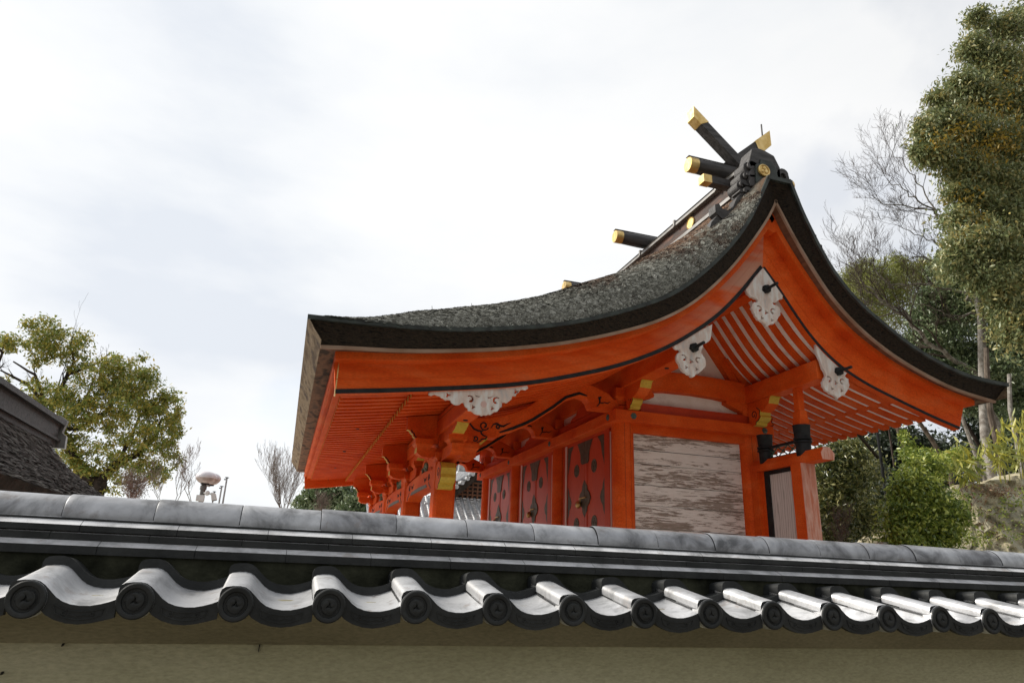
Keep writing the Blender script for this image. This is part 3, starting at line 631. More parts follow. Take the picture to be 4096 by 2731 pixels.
# --- bargeboards
def barge(T, Bt, left):
    n_ = normals(T); low = np.array([T[i]-n_[i]*.10 for i in range(len(T))])
    q = MB(); q.sweep(T, lambda i: [(T[i, 0], YB, T[i, 1]), (T[i, 0], YB+.13, T[i, 1]), (Bt[i, 0], YB+.13, Bt[i, 1]), (Bt[i, 0], YB, Bt[i, 1])])
    o = q.build('bargeboard', WBOARD if left else VERM, SH, smooth=True)
    q = MB(); q.sweep(T, lambda i: [(T[i, 0], 8.70, T[i, 1]), (T[i, 0], YB+.02, T[i, 1]), (low[i, 0], YB+.02, low[i, 1]), (low[i, 0], 8.70, low[i, 1])]); q.build('top_batten', VERM, o, smooth=True)
    # faint shallow mouldings along the board
    for f, w in ((.62, .006),):
        M_ = T*(1-f)+Bt*f; nM = normals(M_); q = MB()
        q.sweep(M_, lambda i: [(M_[i, 0]+nM[i, 0]*w, YB-.006, M_[i, 1]+nM[i, 1]*w), (M_[i, 0]+nM[i, 0]*w, YB+.01, M_[i, 1]+nM[i, 1]*w), (M_[i, 0]-nM[i, 0]*w*1.2, YB+.01, M_[i, 1]-nM[i, 1]*w*1.2), (M_[i, 0]-nM[i, 0]*w, YB-.006, M_[i, 1]-nM[i, 1]*w)]); q.build('moulding', WBOARD if left else VERM, o, smooth=True)
    nB = normals(Bt); q = MB(); w = .062 if left else .050
    q.sweep(Bt, lambda i: [(Bt[i, 0]+nB[i, 0]*w, YB-.012, Bt[i, 1]+nB[i, 1]*w), (Bt[i, 0]+nB[i, 0]*w, YB+.02, Bt[i, 1]+nB[i, 1]*w), (Bt[i, 0]+nB[i, 0]*.003, YB+.02, Bt[i, 1]+nB[i, 1]*.003), (Bt[i, 0]+nB[i, 0]*.003, YB-.012, Bt[i, 1]+nB[i, 1]*.003)]); q.build('black_trim', BLACK, o, smooth=True)
    return o
q = MB(); q.prism([(7.19, 7.42), (7.27, 7.60), (7.34, 7.76), (7.42, 7.60), (7.51, 7.40), (7.345, 7.34)], 'Y', 8.704, 8.96); q.build('peak_block', VERM, SH)
bL = barge(btl, bbl, True); bR = barge(btr, bbr, False)
q = MB(); q.box(.384, .398, YB-.004, YB+.134, 3.725, 4.16); q.build('gilt_end_plate', GOLD, bL)
for A, Bt in ((btl, bbl), (btr, bbr)):
    q = MB(); q.sweep(A, lambda i: [(A[i, 0], 20.82, A[i, 1]), (A[i, 0], 20.95, A[i, 1]), (Bt[i, 0], 20.95, Bt[i, 1]), (Bt[i, 0], 20.82, Bt[i, 1])]); q.build('bargeboard', VERM, SH, smooth=True)
# --- rafters and boarding
fx = lambda x: float(np.interp(x, bbl[:, 0], bbl[:, 1])); rx = lambda x: float(np.interp(x, bbr[:, 0], bbr[:, 1]))
zF = lambda x: fx(x)+.10
zR = lambda x: rx(x)+.03+.035*max(0, x-8)
def raft(name, xs, zf, w, h, y, tipmat=None, tip_first=True):
    q = MB(); P = [(x, zf(x)) for x in xs]
    q.sweep(P, lambda i: [(P[i][0], y-w/2, P[i][1]+h), (P[i][0], y+w/2, P[i][1]+h), (P[i][0], y+w/2, P[i][1]), (P[i][0], y-w/2, P[i][1])])
    if tipmat is not None: q.m[-2 if tip_first else -1] = 1
    return q.build(name, [VERM, tipmat or VERM], SH)
RP = .26
o1 = raft('flying_rafter', np.linspace(.525, 1.75, 5), lambda x: fx(x)+.20, .11, .085, 9.20, YELLOW)
o2 = raft('eave_rafter', np.r_[np.linspace(1.50, 5.6, 16), np.linspace(5.8, 7.15, 8)], zF, .11, .085, 9.20, YELLOW)
for k in range(1, 45):
    for o in (o1, o2): c_ = o.copy(); COL.objects.link(c_); c_.location = Vector(o.location)+Vector((0, k*RP, 0))
RQ = .275
o3 = raft('rear_rafter', np.r_[np.linspace(7.25, 9.95, 22)], zR, .150, .06, 9.24)
o4 = raft('rear_flying_rafter', np.linspace(9.35, 10.95, 8), lambda x: zR(x)+.08, .150, .06, 9.24)
for k in range(1, 42):
    for o in (o3, o4): c_ = o.copy(); COL.objects.link(c_); c_.location = Vector(o.location)+Vector((0, k*RQ, 0))
def board(name, xs, zf, mat):
    q = MB(); P = [(x, zf(x)) for x in xs]
    q.sweep(P, lambda i: [(P[i][0], 9.02, P[i][1]+.02), (P[i][0], 20.83, P[i][1]+.02), (P[i][0], 20.83, P[i][1]), (P[i][0], 9.02, P[i][1])]); return q.build(name, mat, SH)
board('eave_boarding', np.linspace(.42, 1.75, 6), lambda x: fx(x)+.255, VERM)
board('eave_boarding', np.r_[np.linspace(1.55, 7.2, 30)], lambda x: zF(x)+.055, VERM)
board('rear_boarding', np.linspace(7.25, 9.9, 24), lambda x: zR(x)+.042, WHITE)
board('rear_boarding', np.linspace(9.35, 10.8, 8), lambda x: zR(x)+.122, WHITE)
q = MB(); q.prism([(.325, 4.245), (.56, 4.245), (.56, 4.062), (.365, 4.045), (.33, 4.07)], 'Y', 8.925, 20.8); q.build('eave_fascia', VERM, SH)
q = MB(); q.box(10.74, 10.9, 9.0, 20.9, zR(10.85)+.205, zR(10.85)+.31); q.build('rear_fascia', VERM, SH)
q = MB(); q.prism([(1.53, zF(1.5)+.096), (1.66, zF(1.66)+.096), (1.66, zF(1.66)+.118), (1.53, zF(1.53)+.118)], 'Y', 9.03, 20.8); q.build('eave_batten', VERM, SH)
for k in range(5):   # bolt heads under the flying rafters
    q = MB(); y = 9.85+k*2.75; x = 1.02; q.lathe([(.012, -.012), (.03, -.008), (.036, .012)], (x, y, fx(x)+.20), 'Z', 10); q.build('bolt_head', BLACK, SH)
# --- posts, beams of the inner hall
YC = [11.2, 14.2, 17.2, 20.05]
XC1, XC2 = 5.66, 8.36
def column(x, y, z0, z1, r, name='column'):
    q = MB(); q.lathe([(r, z0), (r, z1)], (x, y, 0), 'Z', 28); o = q.build(name, VERM, SH, smooth=True)
    for a in (-105, -72): # drying cracks
        t_ = math.radians(a); w = .05; s = MB()
        s.add([(x+(r+.002)*math.cos(t_-w/5), y+(r+.002)*math.sin(t_-w/5), z0), (x+(r+.002)*math.cos(t_+w/5), y+(r+.002)*math.sin(t_+w/5), z0), (x+(r+.002)*math.cos(t_+w/5), y+(r+.002)*math.sin(t_+w/5), z1), (x+(r+.002)*math.cos(t_-w/5), y+(r+.002)*math.sin(t_-w/5), z1)], [(0, 1, 2, 3)]); s.build('crack', BLACKSCROLL, o)
    return o
for y in YC: column(XC1, y, .9, 4.6, .2)
for y in YC: column(XC2, y, .9, 4.6, .2)
q = MB(); q.box(5.2, 8.75, 10.9, 20.35, .35, .9); q.build('stone_base', STONE, SH)
q = MB(); q.box(1.2, 11, 10.2, 21, 0, .36); q.build('stone_base', STONE, SH)
# gable wall
q = MB(); q.box(5.8, 8.25, 11.20, 11.26, .9, 4.145); q.build('plank_wall', PEEL, SH)
q = MB()
for z in (2.46, 2.86, 3.22, 3.60, 3.86): q.box(5.82, 8.22, 11.196, 11.2005, z-.005-(.004 if z > 3.8 else 0), z)
q.build('plank_joint', BLACKSCROLL, SH, split=True)
q = MB(); q.box(5.80, 8.24, 11.09, 11.24, 4.14, 4.30); q.build('wall_plate', VERM, SH)
q = MB(); q.box(5.37, 8.74, 10.88, 11.16, 4.285, 4.495); gb = q.build('tie_rail', VERM, SH, bevel=.012)
q = MB(); q.box(5.372, 5.60, 11.165, 20.4, 4.285, 4.495); fb_ = q.build('tie_rail', VERM, SH, bevel=.012)
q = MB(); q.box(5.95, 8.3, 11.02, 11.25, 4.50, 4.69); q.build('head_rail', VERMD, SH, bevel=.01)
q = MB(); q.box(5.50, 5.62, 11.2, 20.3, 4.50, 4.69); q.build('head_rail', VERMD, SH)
q = MB(); q.box(5.9, 8.3, 11.16, 11.22, 4.685, 4.99); q.build('plaster_strip', WHITE, SH)
# cambered beam over the strip
tb = [(5.90, 5.31)]+[(5.9+2.45*i/10, 5.315+.045*math.sin(math.pi*i/10)) for i in range(1, 10)]+[(8.35, 5.31), (8.35, 4.90), (8.15, 4.905), (7.85, 4.925), (7.6, 4.955), (7.1, 4.975), (6.5, 4.965), (6.2, 4.93), (5.9, 4.90)]
q = MB(); q.prism(tb, 'Y', 10.98, 11.3); q.build('cambered_beam', VERM, SH, bevel=.012)
def cl_br(pts, y0, y1): q = MB(); q.prism(pts, 'Y', y0, y1, 0); return q.build('bracket_arm', VERM, SH, bevel=.008)
cl_br([(5.60, 5.06), (6.02, 5.06), (6.235, 4.88), (6.225, 4.82), (6.05, 4.76), (5.86, 4.70), (5.60, 4.70)], 11.0, 11.28)
cl_br([(8.42, 4.94), (7.80, 4.935), (7.79, 4.88), (7.97, 4.80), (8.13, 4.75), (8.2, 4.695), (8.42, 4.69)], 11.0, 11.28)
# gable infill and its braces
gp = [(5.75, 5.26)]+[(x, zF(x)+.06) for x in np.linspace(5.85, 7.1, 8)]+[(x, zR(x)+.06) for x in np.linspace(7.35, 8.5, 8)]+[(8.55, 5.26)]
q = MB(); q.prism(gp, 'Y', 11.24, 11.30); q.build('gable_infill', WHITE, SH)
for s in (1, -1):
    q = MB(); c0 = 7.0
    A_ = [(c0+s*.10, 6.95), (c0+s*1.28, 5.3), (c0+s*1.06, 5.3), (c0-s*.12, 6.95)]; q.prism(A_, 'Y', 11.1, 11.245); q.build('gable_brace', VERM, SH)
q = MB(); q.prism([(8.06, 5.85), (8.62, 5.10), (8.44, 5.06), (7.86, 5.80)], 'Y', 11.05, 11.245); q.build('gable_brace', VERM, SH)
# purlins run through to the gable
q = MB(); q.box(5.55, 5.85, 9.02, 20.9, 4.92, 5.27); q.build('purlin', VERM, SH, bevel=.012)
q = MB(); q.box(8.22, 8.50, 9.02, 20.9, 4.91, 5.25); q.build('purlin', VERM, SH, bevel=.012)
q = MB(); q.box(7.10, 7.36, 9.02, 20.9, 6.35, 6.62); q.build('purlin', VERM, SH, bevel=.012)
q = MB(); q.box(2.20, 2.46, 9.02, 20.9, 3.745, 4.07); pk = q.build('purlin', VERM, SH, bevel=.012)
q = MB(); q.box(2.197, 2.463, 9.03, 20.8, 3.985, 3.990); q.build('seam', BLACKSCROLL, pk)
for x, y, z in ((2.34, 9.72, 3.745), (5.66, 9.55, 4.92), (8.36, 9.7, 4.91)):
    q = MB(); q.lathe([(.01, -.016), (.035, -.012), (.042, .01)], (x, y, z), 'Z', 10); q.build('bolt_head', BLACK, SH)
# boat-shaped arms with ochre tips at the hall columns
for x, z, y0 in ((5.72, 4.915, 10.30), (8.36, 4.905, 10.25)):
    pr = [(y0, z), (y0+.05, z-.015), (y0+.10, z-.12), (y0+.22, z-.20), (y0+.38, z-.24), (11.2, z-.24), (11.2, z)]
    q = MB(); q.prism(pr, 'X', x-.11, x+.11, 0, edges={0: 1, 1: 1}); q.build('boat_arm', [VERM, YELLOW], SH)
# bracket blocks
def block(x, y, z, w, h, name='bracket_block', d=None):
    d = d or w; q = MB(); w2, d2 = w*.72, d*.72
    for (za, zb, a0, a1, e0, e1) in ((z+h*.45, z+h, w, w, d, d), (z, z+h*.45, w2, w, d2, d)):
        lv = 4
        for i in range(lv if a0 != a1 else 1):
            n_ = lv if a0 != a1 else 1
            f0, f1 = (i/n_)**1.8, ((i+1)/n_)**1.8
            xa, xb, ya, yb = a0+(a1-a0)*f0, a0+(a1-a0)*f1, e0+(e1-e0)*f0, e0+(e1-e0)*f1
            z0, z1 = za+(zb-za)*i/n_, za+(zb-za)*(i+1)/n_
            q.add([(x+sx*xx/2, y+sy*yy/2, zz) for zz, xx, yy in ((z0, xa, ya), (z1, xb, yb)) for sx, sy in ((-1, -1), (1, -1), (1, 1), (-1, 1))], [(0, 1, 2, 3), (7, 6, 5, 4), (0, 4, 5, 1), (1, 5, 6, 2), (2, 6, 7, 3), (3, 7, 4, 0)])
    return q.build(name, VERM, SH)
for y in YC: block(5.66, y, 4.62, .44, .30)
for y in YC: block(8.36, y, 4.60, .44, .30)
# beam-end nosings: waved ochre face, black scroll on the side
def nosing(x, yb, z, w, h, ln):
    pr = [(yb, z+h*.42), (yb-ln*.35, z+h*.5), (yb-ln*.75, z+h*.42), (yb-ln, z+h*.22), (yb-ln*.93, z+h*.0), (yb-ln, z-h*.12), (yb-ln*.82, z-h*.28), (yb-ln*.62, z-h*.34), (yb-ln*.60, z-h*.48), (yb-ln*.30, z-h*.5), (yb, z-h*.42)]
    q = MB(); q.prism(pr, 'X', x-w/2, x+w/2, 0, edges={0: 0, 1: 1, 2: 1, 3: 1, 4: 1, 5: 1, 6: 1, 7: 1, 8: 1}); o = q.build('beam_nosing', [VERM, YELLOW], SH)
    s = MB()
    for xx, sg in ((x-w/2, -1), (x+w/2, 1)):
        a, b_ = xx, xx+sg*.004
        stroke(s, spiral((yb-ln*.45, z+h*.08), .015, h*.24, 2.6, 1.25), .016, 'X', a, b_)
        stroke(s, [(p[0]+.012, p[1]) for p in pr[2:9]], .014, 'X', a, b_)
    s.build('scroll', BLACKSCROLL, o); return o
nosing(5.72, 10.95, 4.68, .20, .36, .27); nosing(8.36, 10.95, 4.62, .24, .36, .36)
q = MB(); q.prism([(8.42, 4.78), (8.60, 4.80), (8.74, 4.74), (8.86, 4.70), (8.84, 4.62), (8.88, 4.56), (8.72, 4.50), (8.42, 4.50)], 'Y', 11.05, 11.28); nz = q.build('beam_nosing', VERM, SH)
s = MB(); stroke(s, [(8.60, 4.80), (8.74, 4.74), (8.86, 4.70), (8.84, 4.62), (8.88, 4.56), (8.72, 4.50)], .014, 'Y', 11.044, 11.06); stroke(s, spiral((8.68, 4.65), .015, .06, 0, 1.2), .014, 'Y', 11.044, 11.06); s.build('scroll', BLACKSCROLL, nz)
# six-lobed nail covers
def rokuyo(c, ax, r=.062):
    q = MB(); d = {'Y': (0, -1, 0), 'X': (-1, 0, 0)}[ax]
    for k in range(6):
        a = k*math.pi/3; u, w = r*.55*math.cos(a), r*.55*math.sin(a); p = (c[0]+u, c[1], c[2]+w) if ax == 'Y' else (c[0], c[1]+u, c[2]+w)
        q.lathe([(r*.2, -.014), (r*.40, -.010), (r*.46, .004)], p, ax, 10)
    q.lathe([(r*.12, -.03), (r*.3, -.022), (r*.34, .0)], c, ax, 10); return q.build('nail_cover', VERDIGRIS, SH, smooth=True)
rokuyo((5.73, 10.879, 4.39), 'Y'); rokuyo((8.53, 10.879, 4.39), 'Y')
for y in (11.2, 14.2, 17.2, 20.0): rokuyo((5.371, y, 4.39), 'X')
# plaster above the front rail, with frog-leg struts
q = MB(); q.box(5.63, 5.66, 11.3, 20.0, 4.69, 4.95); q.build('plaster_strip', PINKWHITE, SH)
# --- doors between the front columns
XD = 5.60
def door_bay(yc):
    fr = MB(); fr.box(XD-.03, XD+.08, yc-1.13, yc-.915, .9, 4.30); fr.box(XD-.03, XD+.08, yc+.915, yc+1.13, .9, 4.30); fr.box(XD-.02, XD+.08, yc-.915, yc+.915, 4.22, 4.30)
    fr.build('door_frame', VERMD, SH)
    e = MB(); e.box(XD-.045, XD-.031, yc+.925, yc+1.0, .9, 4.25); e.box(XD-.045, XD-.031, yc-1.22, yc-1.19, .9, 4.2); e.build('door_edge_strip', PINKWHITE, SH, split=True)
    for s in (-1, 1):
        y0, y1 = (yc+.004, yc+.90) if s > 0 else (yc-.90, yc-.004)
        q = MB(); q.box(XD-.02, XD+.04, y0, y1, .95, 4.215)
        q.box(XD-.034, XD-.018, *( (yc+.004, yc+.10) if s > 0 else (yc-.10, yc-.004)), .95, 4.21)
        d = q.build('door_leaf', DOORRED, SH, bevel=.004)
        out_ = yc+s*.90; inn = yc+s*.006; m = MB(); xa, xb = XD-.024, XD-.0195
        def plate(pts, xa=xa): m.prism(pts, 'X', xa, XD-.0195)
        cusp = lambda y, sg, z, h, w: [(y, z+h), (y+sg*w*.35, z+h*.72), (y+sg*w*.45, z+h*.45), (y+sg*w*.8, z+h*.28), (y+sg*w, z), (y+sg*w*.8, z-h*.28), (y+sg*w*.45, z-h*.45), (y+sg*w*.35, z-h*.72), (y, z-h)]
        plate(cusp(out_, -s, 3.05, .34, .20))                                   # hinge side
        plate(cusp(out_, -s, 1.55, .34, .20))
        plate([(out_, 4.21), (out_-s*.30, 4.21), (out_-s*.16, 4.08), (out_-s*.10, 3.86), (out_, 3.62)])
        xk = XD-.038
        plate([(inn, 4.21), (inn+s*.36, 4.21), (inn+s*.28, 4.10), (inn+s*.2, 3.98), (inn+s*.18, 3.80), (inn+s*.12, 3.76), (inn, 3.76)], xk)
        plate(cusp(inn, s, 3.08, .36, .27), xk)
        m.build('bronze_plate', BRONZE, d, split=True)
        for z in (3.67, 2.60):
            cc = (XD-.02, yc+s*.43, z); m2 = MB(); m2.lathe([(.105, -.004), (.118, -.010), (.13, -.006), (.132, .002)], cc, 'X', 28)
            for k in range(3):
                a = math.radians(90+120*k); m2.lathe([(.012, -.014), (.036, -.011), (.044, -.003)], (cc[0], cc[1]+.05*math.cos(a), cc[2]+.05*math.sin(a)), 'X', 12)
            m2.build('round_crest', BRONZE, d, smooth=True)
        if s > 0:
            lk = MB(); lk.tube([(XD-.06, yc-.10, 3.09), (XD-.06, yc+.20, 3.09)], .016, 8); lk.tube([(XD-.06, yc+.16, 3.09), (XD-.06, yc+.17, 3.00)], .012, 6)
            lk.lathe([(.03, -.05), (.06, -.035), (.075, 0), (.06, .035), (.03, .05)], (XD-.085, yc+.20, 2.97), 'X', 14); lk.build('padlock', GOLD2, d, smooth=True)
GOLD2 = tint('old_brass', (.35, .20, .06), (.50, .32, .12), 14, .4, .5, .7)
for yc in (12.70, 15.70, 18.62): door_bay(yc)
# frog-leg struts over the rail between columns (front of hall)
for yc in (12.70, 15.70, 18.62):
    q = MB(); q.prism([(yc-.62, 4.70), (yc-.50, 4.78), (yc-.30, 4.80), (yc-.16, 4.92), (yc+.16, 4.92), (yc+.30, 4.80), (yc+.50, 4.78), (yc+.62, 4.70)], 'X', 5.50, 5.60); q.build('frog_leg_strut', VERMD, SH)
# --- porch: chamfered posts
def porch_post(y):
    c, w = .045, .175; x = 2.38
    pl = [(x-w, y-w+c), (x-w+c, y-w), (x+w-c, y-w), (x+w, y-w+c), (x+w, y+w-c), (x+w-c, y+w), (x-w+c, y+w), (x-w, y+w-c)]
    q = MB(); q.prism(pl, 'Z', .36, 3.30); return q.build('porch_post', VERM, SH)
YP = [11.175, 14.2, 17.2, 20.2]
for y in YP: porch_post(y)
# porch bracket sets
def porch_set(y):
    block(2.38, y, 3.30, .40, .15)
    arm = [(1.88, 3.53), (1.88, 3.43), (1.96, 3.375), (2.10, 3.36), (2.2, 3.40), (2.56, 3.40), (2.66, 3.36), (2.80, 3.375), (2.88, 3.43), (2.88, 3.53)]
    q = MB(); q.prism(arm, 'Y', y-.10, y+.10, 0, edges={0: 1, 8: 1}); q.build('bracket_arm', [VERM, YELLOW], SH)
    block(1.99, y, 3.50, .30, .16); block(2.77, y, 3.50, .30, .16); block(2.38, y, 3.50, .30, .16)
    # arm along the eave
    pr = [(y-.90, 3.44), (y-.90, 3.38), (y-.80, 3.33), (y-.30, 3.31), (y+.30, 3.31), (y+.80, 3.33), (y+.90, 3.38), (y+.90, 3.44), (y+.9, 3.50), (y-.9, 3.50)]
    q = MB(); q.prism(pr, 'X', 2.28, 2.48, 0, edges={0: 1, 9: 0, 8: 1, 6: 1, 1: 0}); q.m[-10] = 0
    q.build('eave_arm', [VERM, YELLOW], SH)
    block(2.38, y-.72, 3.50, .30, .14); block(2.38, y+.72, 3.50, .30, .14)
    # boat arm under the purlin, waved ochre nose
    pr = [(y-1.30, 3.743), (y-1.28, 3.70), (y-1.22, 3.69), (y-1.17, 3.66), (y-1.12, 3.655), (y-1.02, 3.625), (y+1.02, 3.625), (y+1.12, 3.655), (y+1.17, 3.66), (y+1.22, 3.69), (y+1.28, 3.70), (y+1.30, 3.743)]
    q = MB(); q.prism(pr, 'X', 2.25, 2.43, 0, edges={0: 1, 1: 1, 2: 1, 3: 1, 4: 1, 6: 1, 7: 1, 8: 1, 9: 1, 10: 1}); q.build('boat_arm', [VERM, YELLOW], SH)
    # carved wing board between bracket and rafters
    wing = [(1.70, zF(1.72)-.01), (1.705, 3.80), (1.75, 3.785), (1.775, 3.745), (1.80, 3.735), (1.815, 3.69), (1.84, 3.675), (1.85, 3.635), (1.875, 3.625), (1.88, 3.60), (2.55, 3.60), (2.9, 3.66), (3.0, 3.75), (3.02, zF(3.0)-.01), (2.4, zF(2.4)-.01)]
    q = MB(); q.prism(wing, 'Y', y-.05, y+.05, 0, edges={i: 1 for i in range(1, 9)}); w_ = q.build('wing_board', [VERM, YELLOW], SH)
    s = MB(); stroke(s, [(p[0]+.022, p[1]+.012) for p in wing[2:9]], .018, 'Y', y-.055, y-.046); s.build('scroll', BLACKSCROLL, w_)
for y in YP: porch_set(y)
nosing(2.33, 11.0, 3.06, .24, .44, .40)
# porch beams with carved ends
for i in range(3):
    a, b_ = YP[i]+.15, YP[i+1]-.15; L_ = b_-a
    up_ = [(a+L_*t/12, 3.235+.055*math.sin(math.pi*t/12)+(-.05 if t in (0, 12) else 0)) for t in range(13)]
    lo_ = [(b_, 2.905), (b_-.22, 2.905), (b_-.34, 2.955), (b_-.55, 2.985), (a+L_/2, 2.995), (a+.55, 2.985), (a+.34, 2.955), (a+.22, 2.905), (a, 2.905)]
    q = MB(); q.prism(up_+lo_, 'X', 2.24, 2.52); bo = q.build('porch_beam', VERM, SH, bevel=.02)
    s = MB(); xa, xb = 2.234, 2.245
    for yy, sg in ((a+.42, 1), (b_-.42, -1)):
        stroke(s, spiral((yy, 3.12), .012, .075, 1.57, 1.3*sg), .018, 'X', xa, xb)
        stroke(s, [(yy-sg*.02, 3.05), (yy-sg*.10, 2.98), (yy-sg*.16, 2.97), (yy-sg*.2, 2.92)], [.02, .018, .016, .01], 'X', xa, xb)
        stroke(s, [(yy+sg*.18, 3.16), (yy+sg*.24, 3.10), (yy+sg*.29, 3.14), (yy+sg*.34, 3.09), (yy+sg*.40, 3.15), (yy+sg*.46, 3.17)], [.008, .02, .022, .022, .018, .006], 'X', xa, xb)
    s.build('scroll', BLACKSCROLL, bo)
    s = MB(); s.prism([(a+.55, 2.98), (b_-.55, 2.98), (b_-.62, 3.035), (a+L_/2, 3.05), (a+.62, 3.035)], 'X', 2.236, 2.248); s.build('dark_groove', BRONZE, bo)
    # frog-leg strut with green carving above the beam
    yc = (a+b_)/2
    leg = [(yc-.62, 3.29), (yc-.60, 3.37), (yc-.50, 3.42), (yc-.36, 3.43), (yc-.28, 3.52), (yc-.16, 3.60), (yc+.16, 3.60), (yc+.28, 3.52), (yc+.36, 3.43), (yc+.50, 3.42), (yc+.60, 3.37), (yc+.62, 3.29)]
    hole = [(yc-.40, 3.30), (yc-.26, 3.36), (yc-.2, 3.47), (yc-.10, 3.545), (yc+.10, 3.545), (yc+.2, 3.47), (yc+.26, 3.36), (yc+.40, 3.30)]
    st = shape('frog_leg_strut', leg, [hole], 2.34, 2.42, VERM, SH, 'X')
    q = MB()
    for _ in range(16): q.lathe([(.012, -.03), (.045, -.015), (.05, .01)], (2.34+random.uniform(-.01, .01), yc+random.uniform(-.26, .26), 3.36+random.uniform(-.04, .13)), 'X', 8)
    q.build('leaf_carving', GREENP, st)
# --- S-curved tie beams between porch and hall
EBU = [(2.50, 4.03), (2.62, 4.07), (2.772, 4.098), (2.883, 4.11), (3.04, 4.126), (3.289, 4.174), (3.517, 4.265), (3.747, 4.38), (4.013, 4.578), (4.155, 4.71), (4.373, 4.865), (4.62, 4.945), (4.871, 4.955), (5.124, 4.88), (5.328, 4.80), (5.43, 4.71), (5.55, 4.70)]
EBL = [(2.50, 3.66), (2.72, 3.60), (2.854, 3.617), (2.961, 3.691), (3.058, 3.776), (3.215, 3.785), (3.281, 3.841), (3.529, 3.942), (3.757, 4.053), (3.905, 4.142), (4.258, 4.396), (4.499, 4.597), (4.746, 4.695), (4.88, 4.665), (4.94, 4.60), (4.984, 4.492), (5.55, 4.492)]
def ebi():
    q = MB(); q.prism(EBU+EBL[::-1], 'Y', 11.05, 11.31, 0); o = q.build('rainbow_beam', VERM, SH, bevel=.02)
    s = MB(); ya, yb = 11.042, 11.056
    low = [Vector(p) for p in EBL[6:14]]; n_ = normals(np.array(EBL[6:14])); stroke(s, [(p[0]+n_[i][0]*.045, p[1]+n_[i][1]*.045) for i, p in enumerate(low)], [.02]+[.05]*6+[.02], 'Y', ya, yb)
    stroke(s, [(2.70, 4.04), (2.76, 3.96), (2.82, 3.90), (2.90, 3.875), (2.98, 3.885)], [.012, .026, .03, .026, .016], 'Y', ya, yb)
    stroke(s, spiral((2.99, 3.975), .022, .085, -1.6, 1.2), [.03-.0008*i for i in range(19)], 'Y', ya, yb)
    stroke(s, [(2.94, 3.87), (2.95, 3.83), (3.00, 3.80), (3.05, 3.785), (3.03, 3.755), (2.96, 3.74), (2.93, 3.70), (2.88, 3.68)], [.03, .026, .022, .02, .02, .02, .018, .014], 'Y', ya, yb)
    stroke(s, spiral((2.85, 3.745), .012, .05, 4.5, -1.1), .022, 'Y', ya, yb)
    stroke(s, [(3.11, 3.94), (3.15, 4.01), (3.21, 4.035), (3.27, 4.0), (3.33, 3.995), (3.40, 4.04), (3.46, 4.07)], [.006, .022, .034, .04, .034, .02, .006], 'Y', ya, yb)
    stroke(s, spiral((3.24, 3.975), .012, .04, 1.2, -.9, 10), .026, 'Y', ya, yb)
    stroke(s, [(5.08, 4.53), (5.13, 4.59), (5.14, 4.64), (5.13, 4.70), (5.17, 4.715)], [.012, .02, .026, .05, .03], 'Y', ya, yb)
    stroke(s, [(5.13, 4.61), (5.19, 4.605), (5.24, 4.625), (5.29, 4.61), (5.35, 4.65)], [.014, .02, .016, .018, .008], 'Y', ya, yb)
    s.build('scroll', BLACKSCROLL, o)
    f = MB(); f.prism([(2.86, 3.60), (2.97, 3.665), (3.065, 3.752), (3.05, 3.775), (2.955, 3.70), (2.85, 3.622)], 'Y', 11.06, 11.30); f.build('ochre_underside', YELLOW, o)
    return o
e0 = ebi()
for k in (1, 2, 3): copytree(e0, (0, k*3.0-(.02 if k == 3 else 0), 0))
# --- pendants on the gable
P1 = [(7.18, 6.70), (7.036, 6.538), (6.795, 6.227), (6.821, 6.166), (6.887, 6.119), (6.964, 6.1), (7.017, 6.083), (7.006, 6.052), (6.942, 6.039), (6.891, 5.991), (6.872, 5.917), (6.909, 5.844), (6.938, 5.785), (6.984, 5.728), (7.059, 5.707), (7.104, 5.69), (7.123, 5.643), (7.16, 5.621), (7.204, 5.667), (7.293, 5.7), (7.354, 5.748), (7.378, 5.795), (7.444, 5.876), (7.464, 5.959), (7.434, 6.026), (7.37, 6.055), (7.315, 6.058), (7.309, 6.079), (7.383, 6.098), (7.444, 6.151), (7.521, 6.185), (7.534, 6.239), (7.393, 6.422), (7.28, 6.58)]
def wavy(P, d=.010):
    """small lobes along the lower edge of an outline"""
    P = np.array(P+[P[0]]); out = []
    for i in range(len(P)-1):
        a, c_ = P[i], P[i+1]; L_ = np.hypot(*(c_-a)); out.append(tuple(a))
        if .05 < L_ < .12:
            n_ = np.array([c_[1]-a[1], -(c_[0]-a[0])])/L_; out.append(tuple((a+c_)/2-n_*d))
    return out
def curl(c, r, a0, turns, w0, w1):
    A, B_ = ribbon(spiral(c, r, r*.35, a0, turns, 10), [w1+(w0-w1)*i/10 for i in range(11)]); return [tuple(p) for p in A]+[tuple(p) for p in B_[::-1]]
def circ(c, r, n=12): return [(c[0]+r*math.cos(2*math.pi*i/n), c[1]+r*math.sin(2*math.pi*i/n)) for i in range(n)]
def trefoil(c, r): return [(c[0]+r*(1+.45*math.cos(3*t))*math.cos(t), c[1]+r*(1+.45*math.cos(3*t))*math.sin(t)) for t in [2*math.pi*i/18 for i in range(18)]]
def holes_for(cx, cz, s=1.): return [curl((cx-.150*s, cz+.055*s), .066*s, 2.3, -.68, .044*s, .020*s), curl((cx+.150*s, cz+.045*s), .066*s, .84, .68, .044*s, .020*s), trefoil((cx, cz+.01*s), .034*s), trefoil((cx-.105*s, cz-.115*s), .026*s), trefoil((cx+.11*s, cz-.125*s), .026*s)]
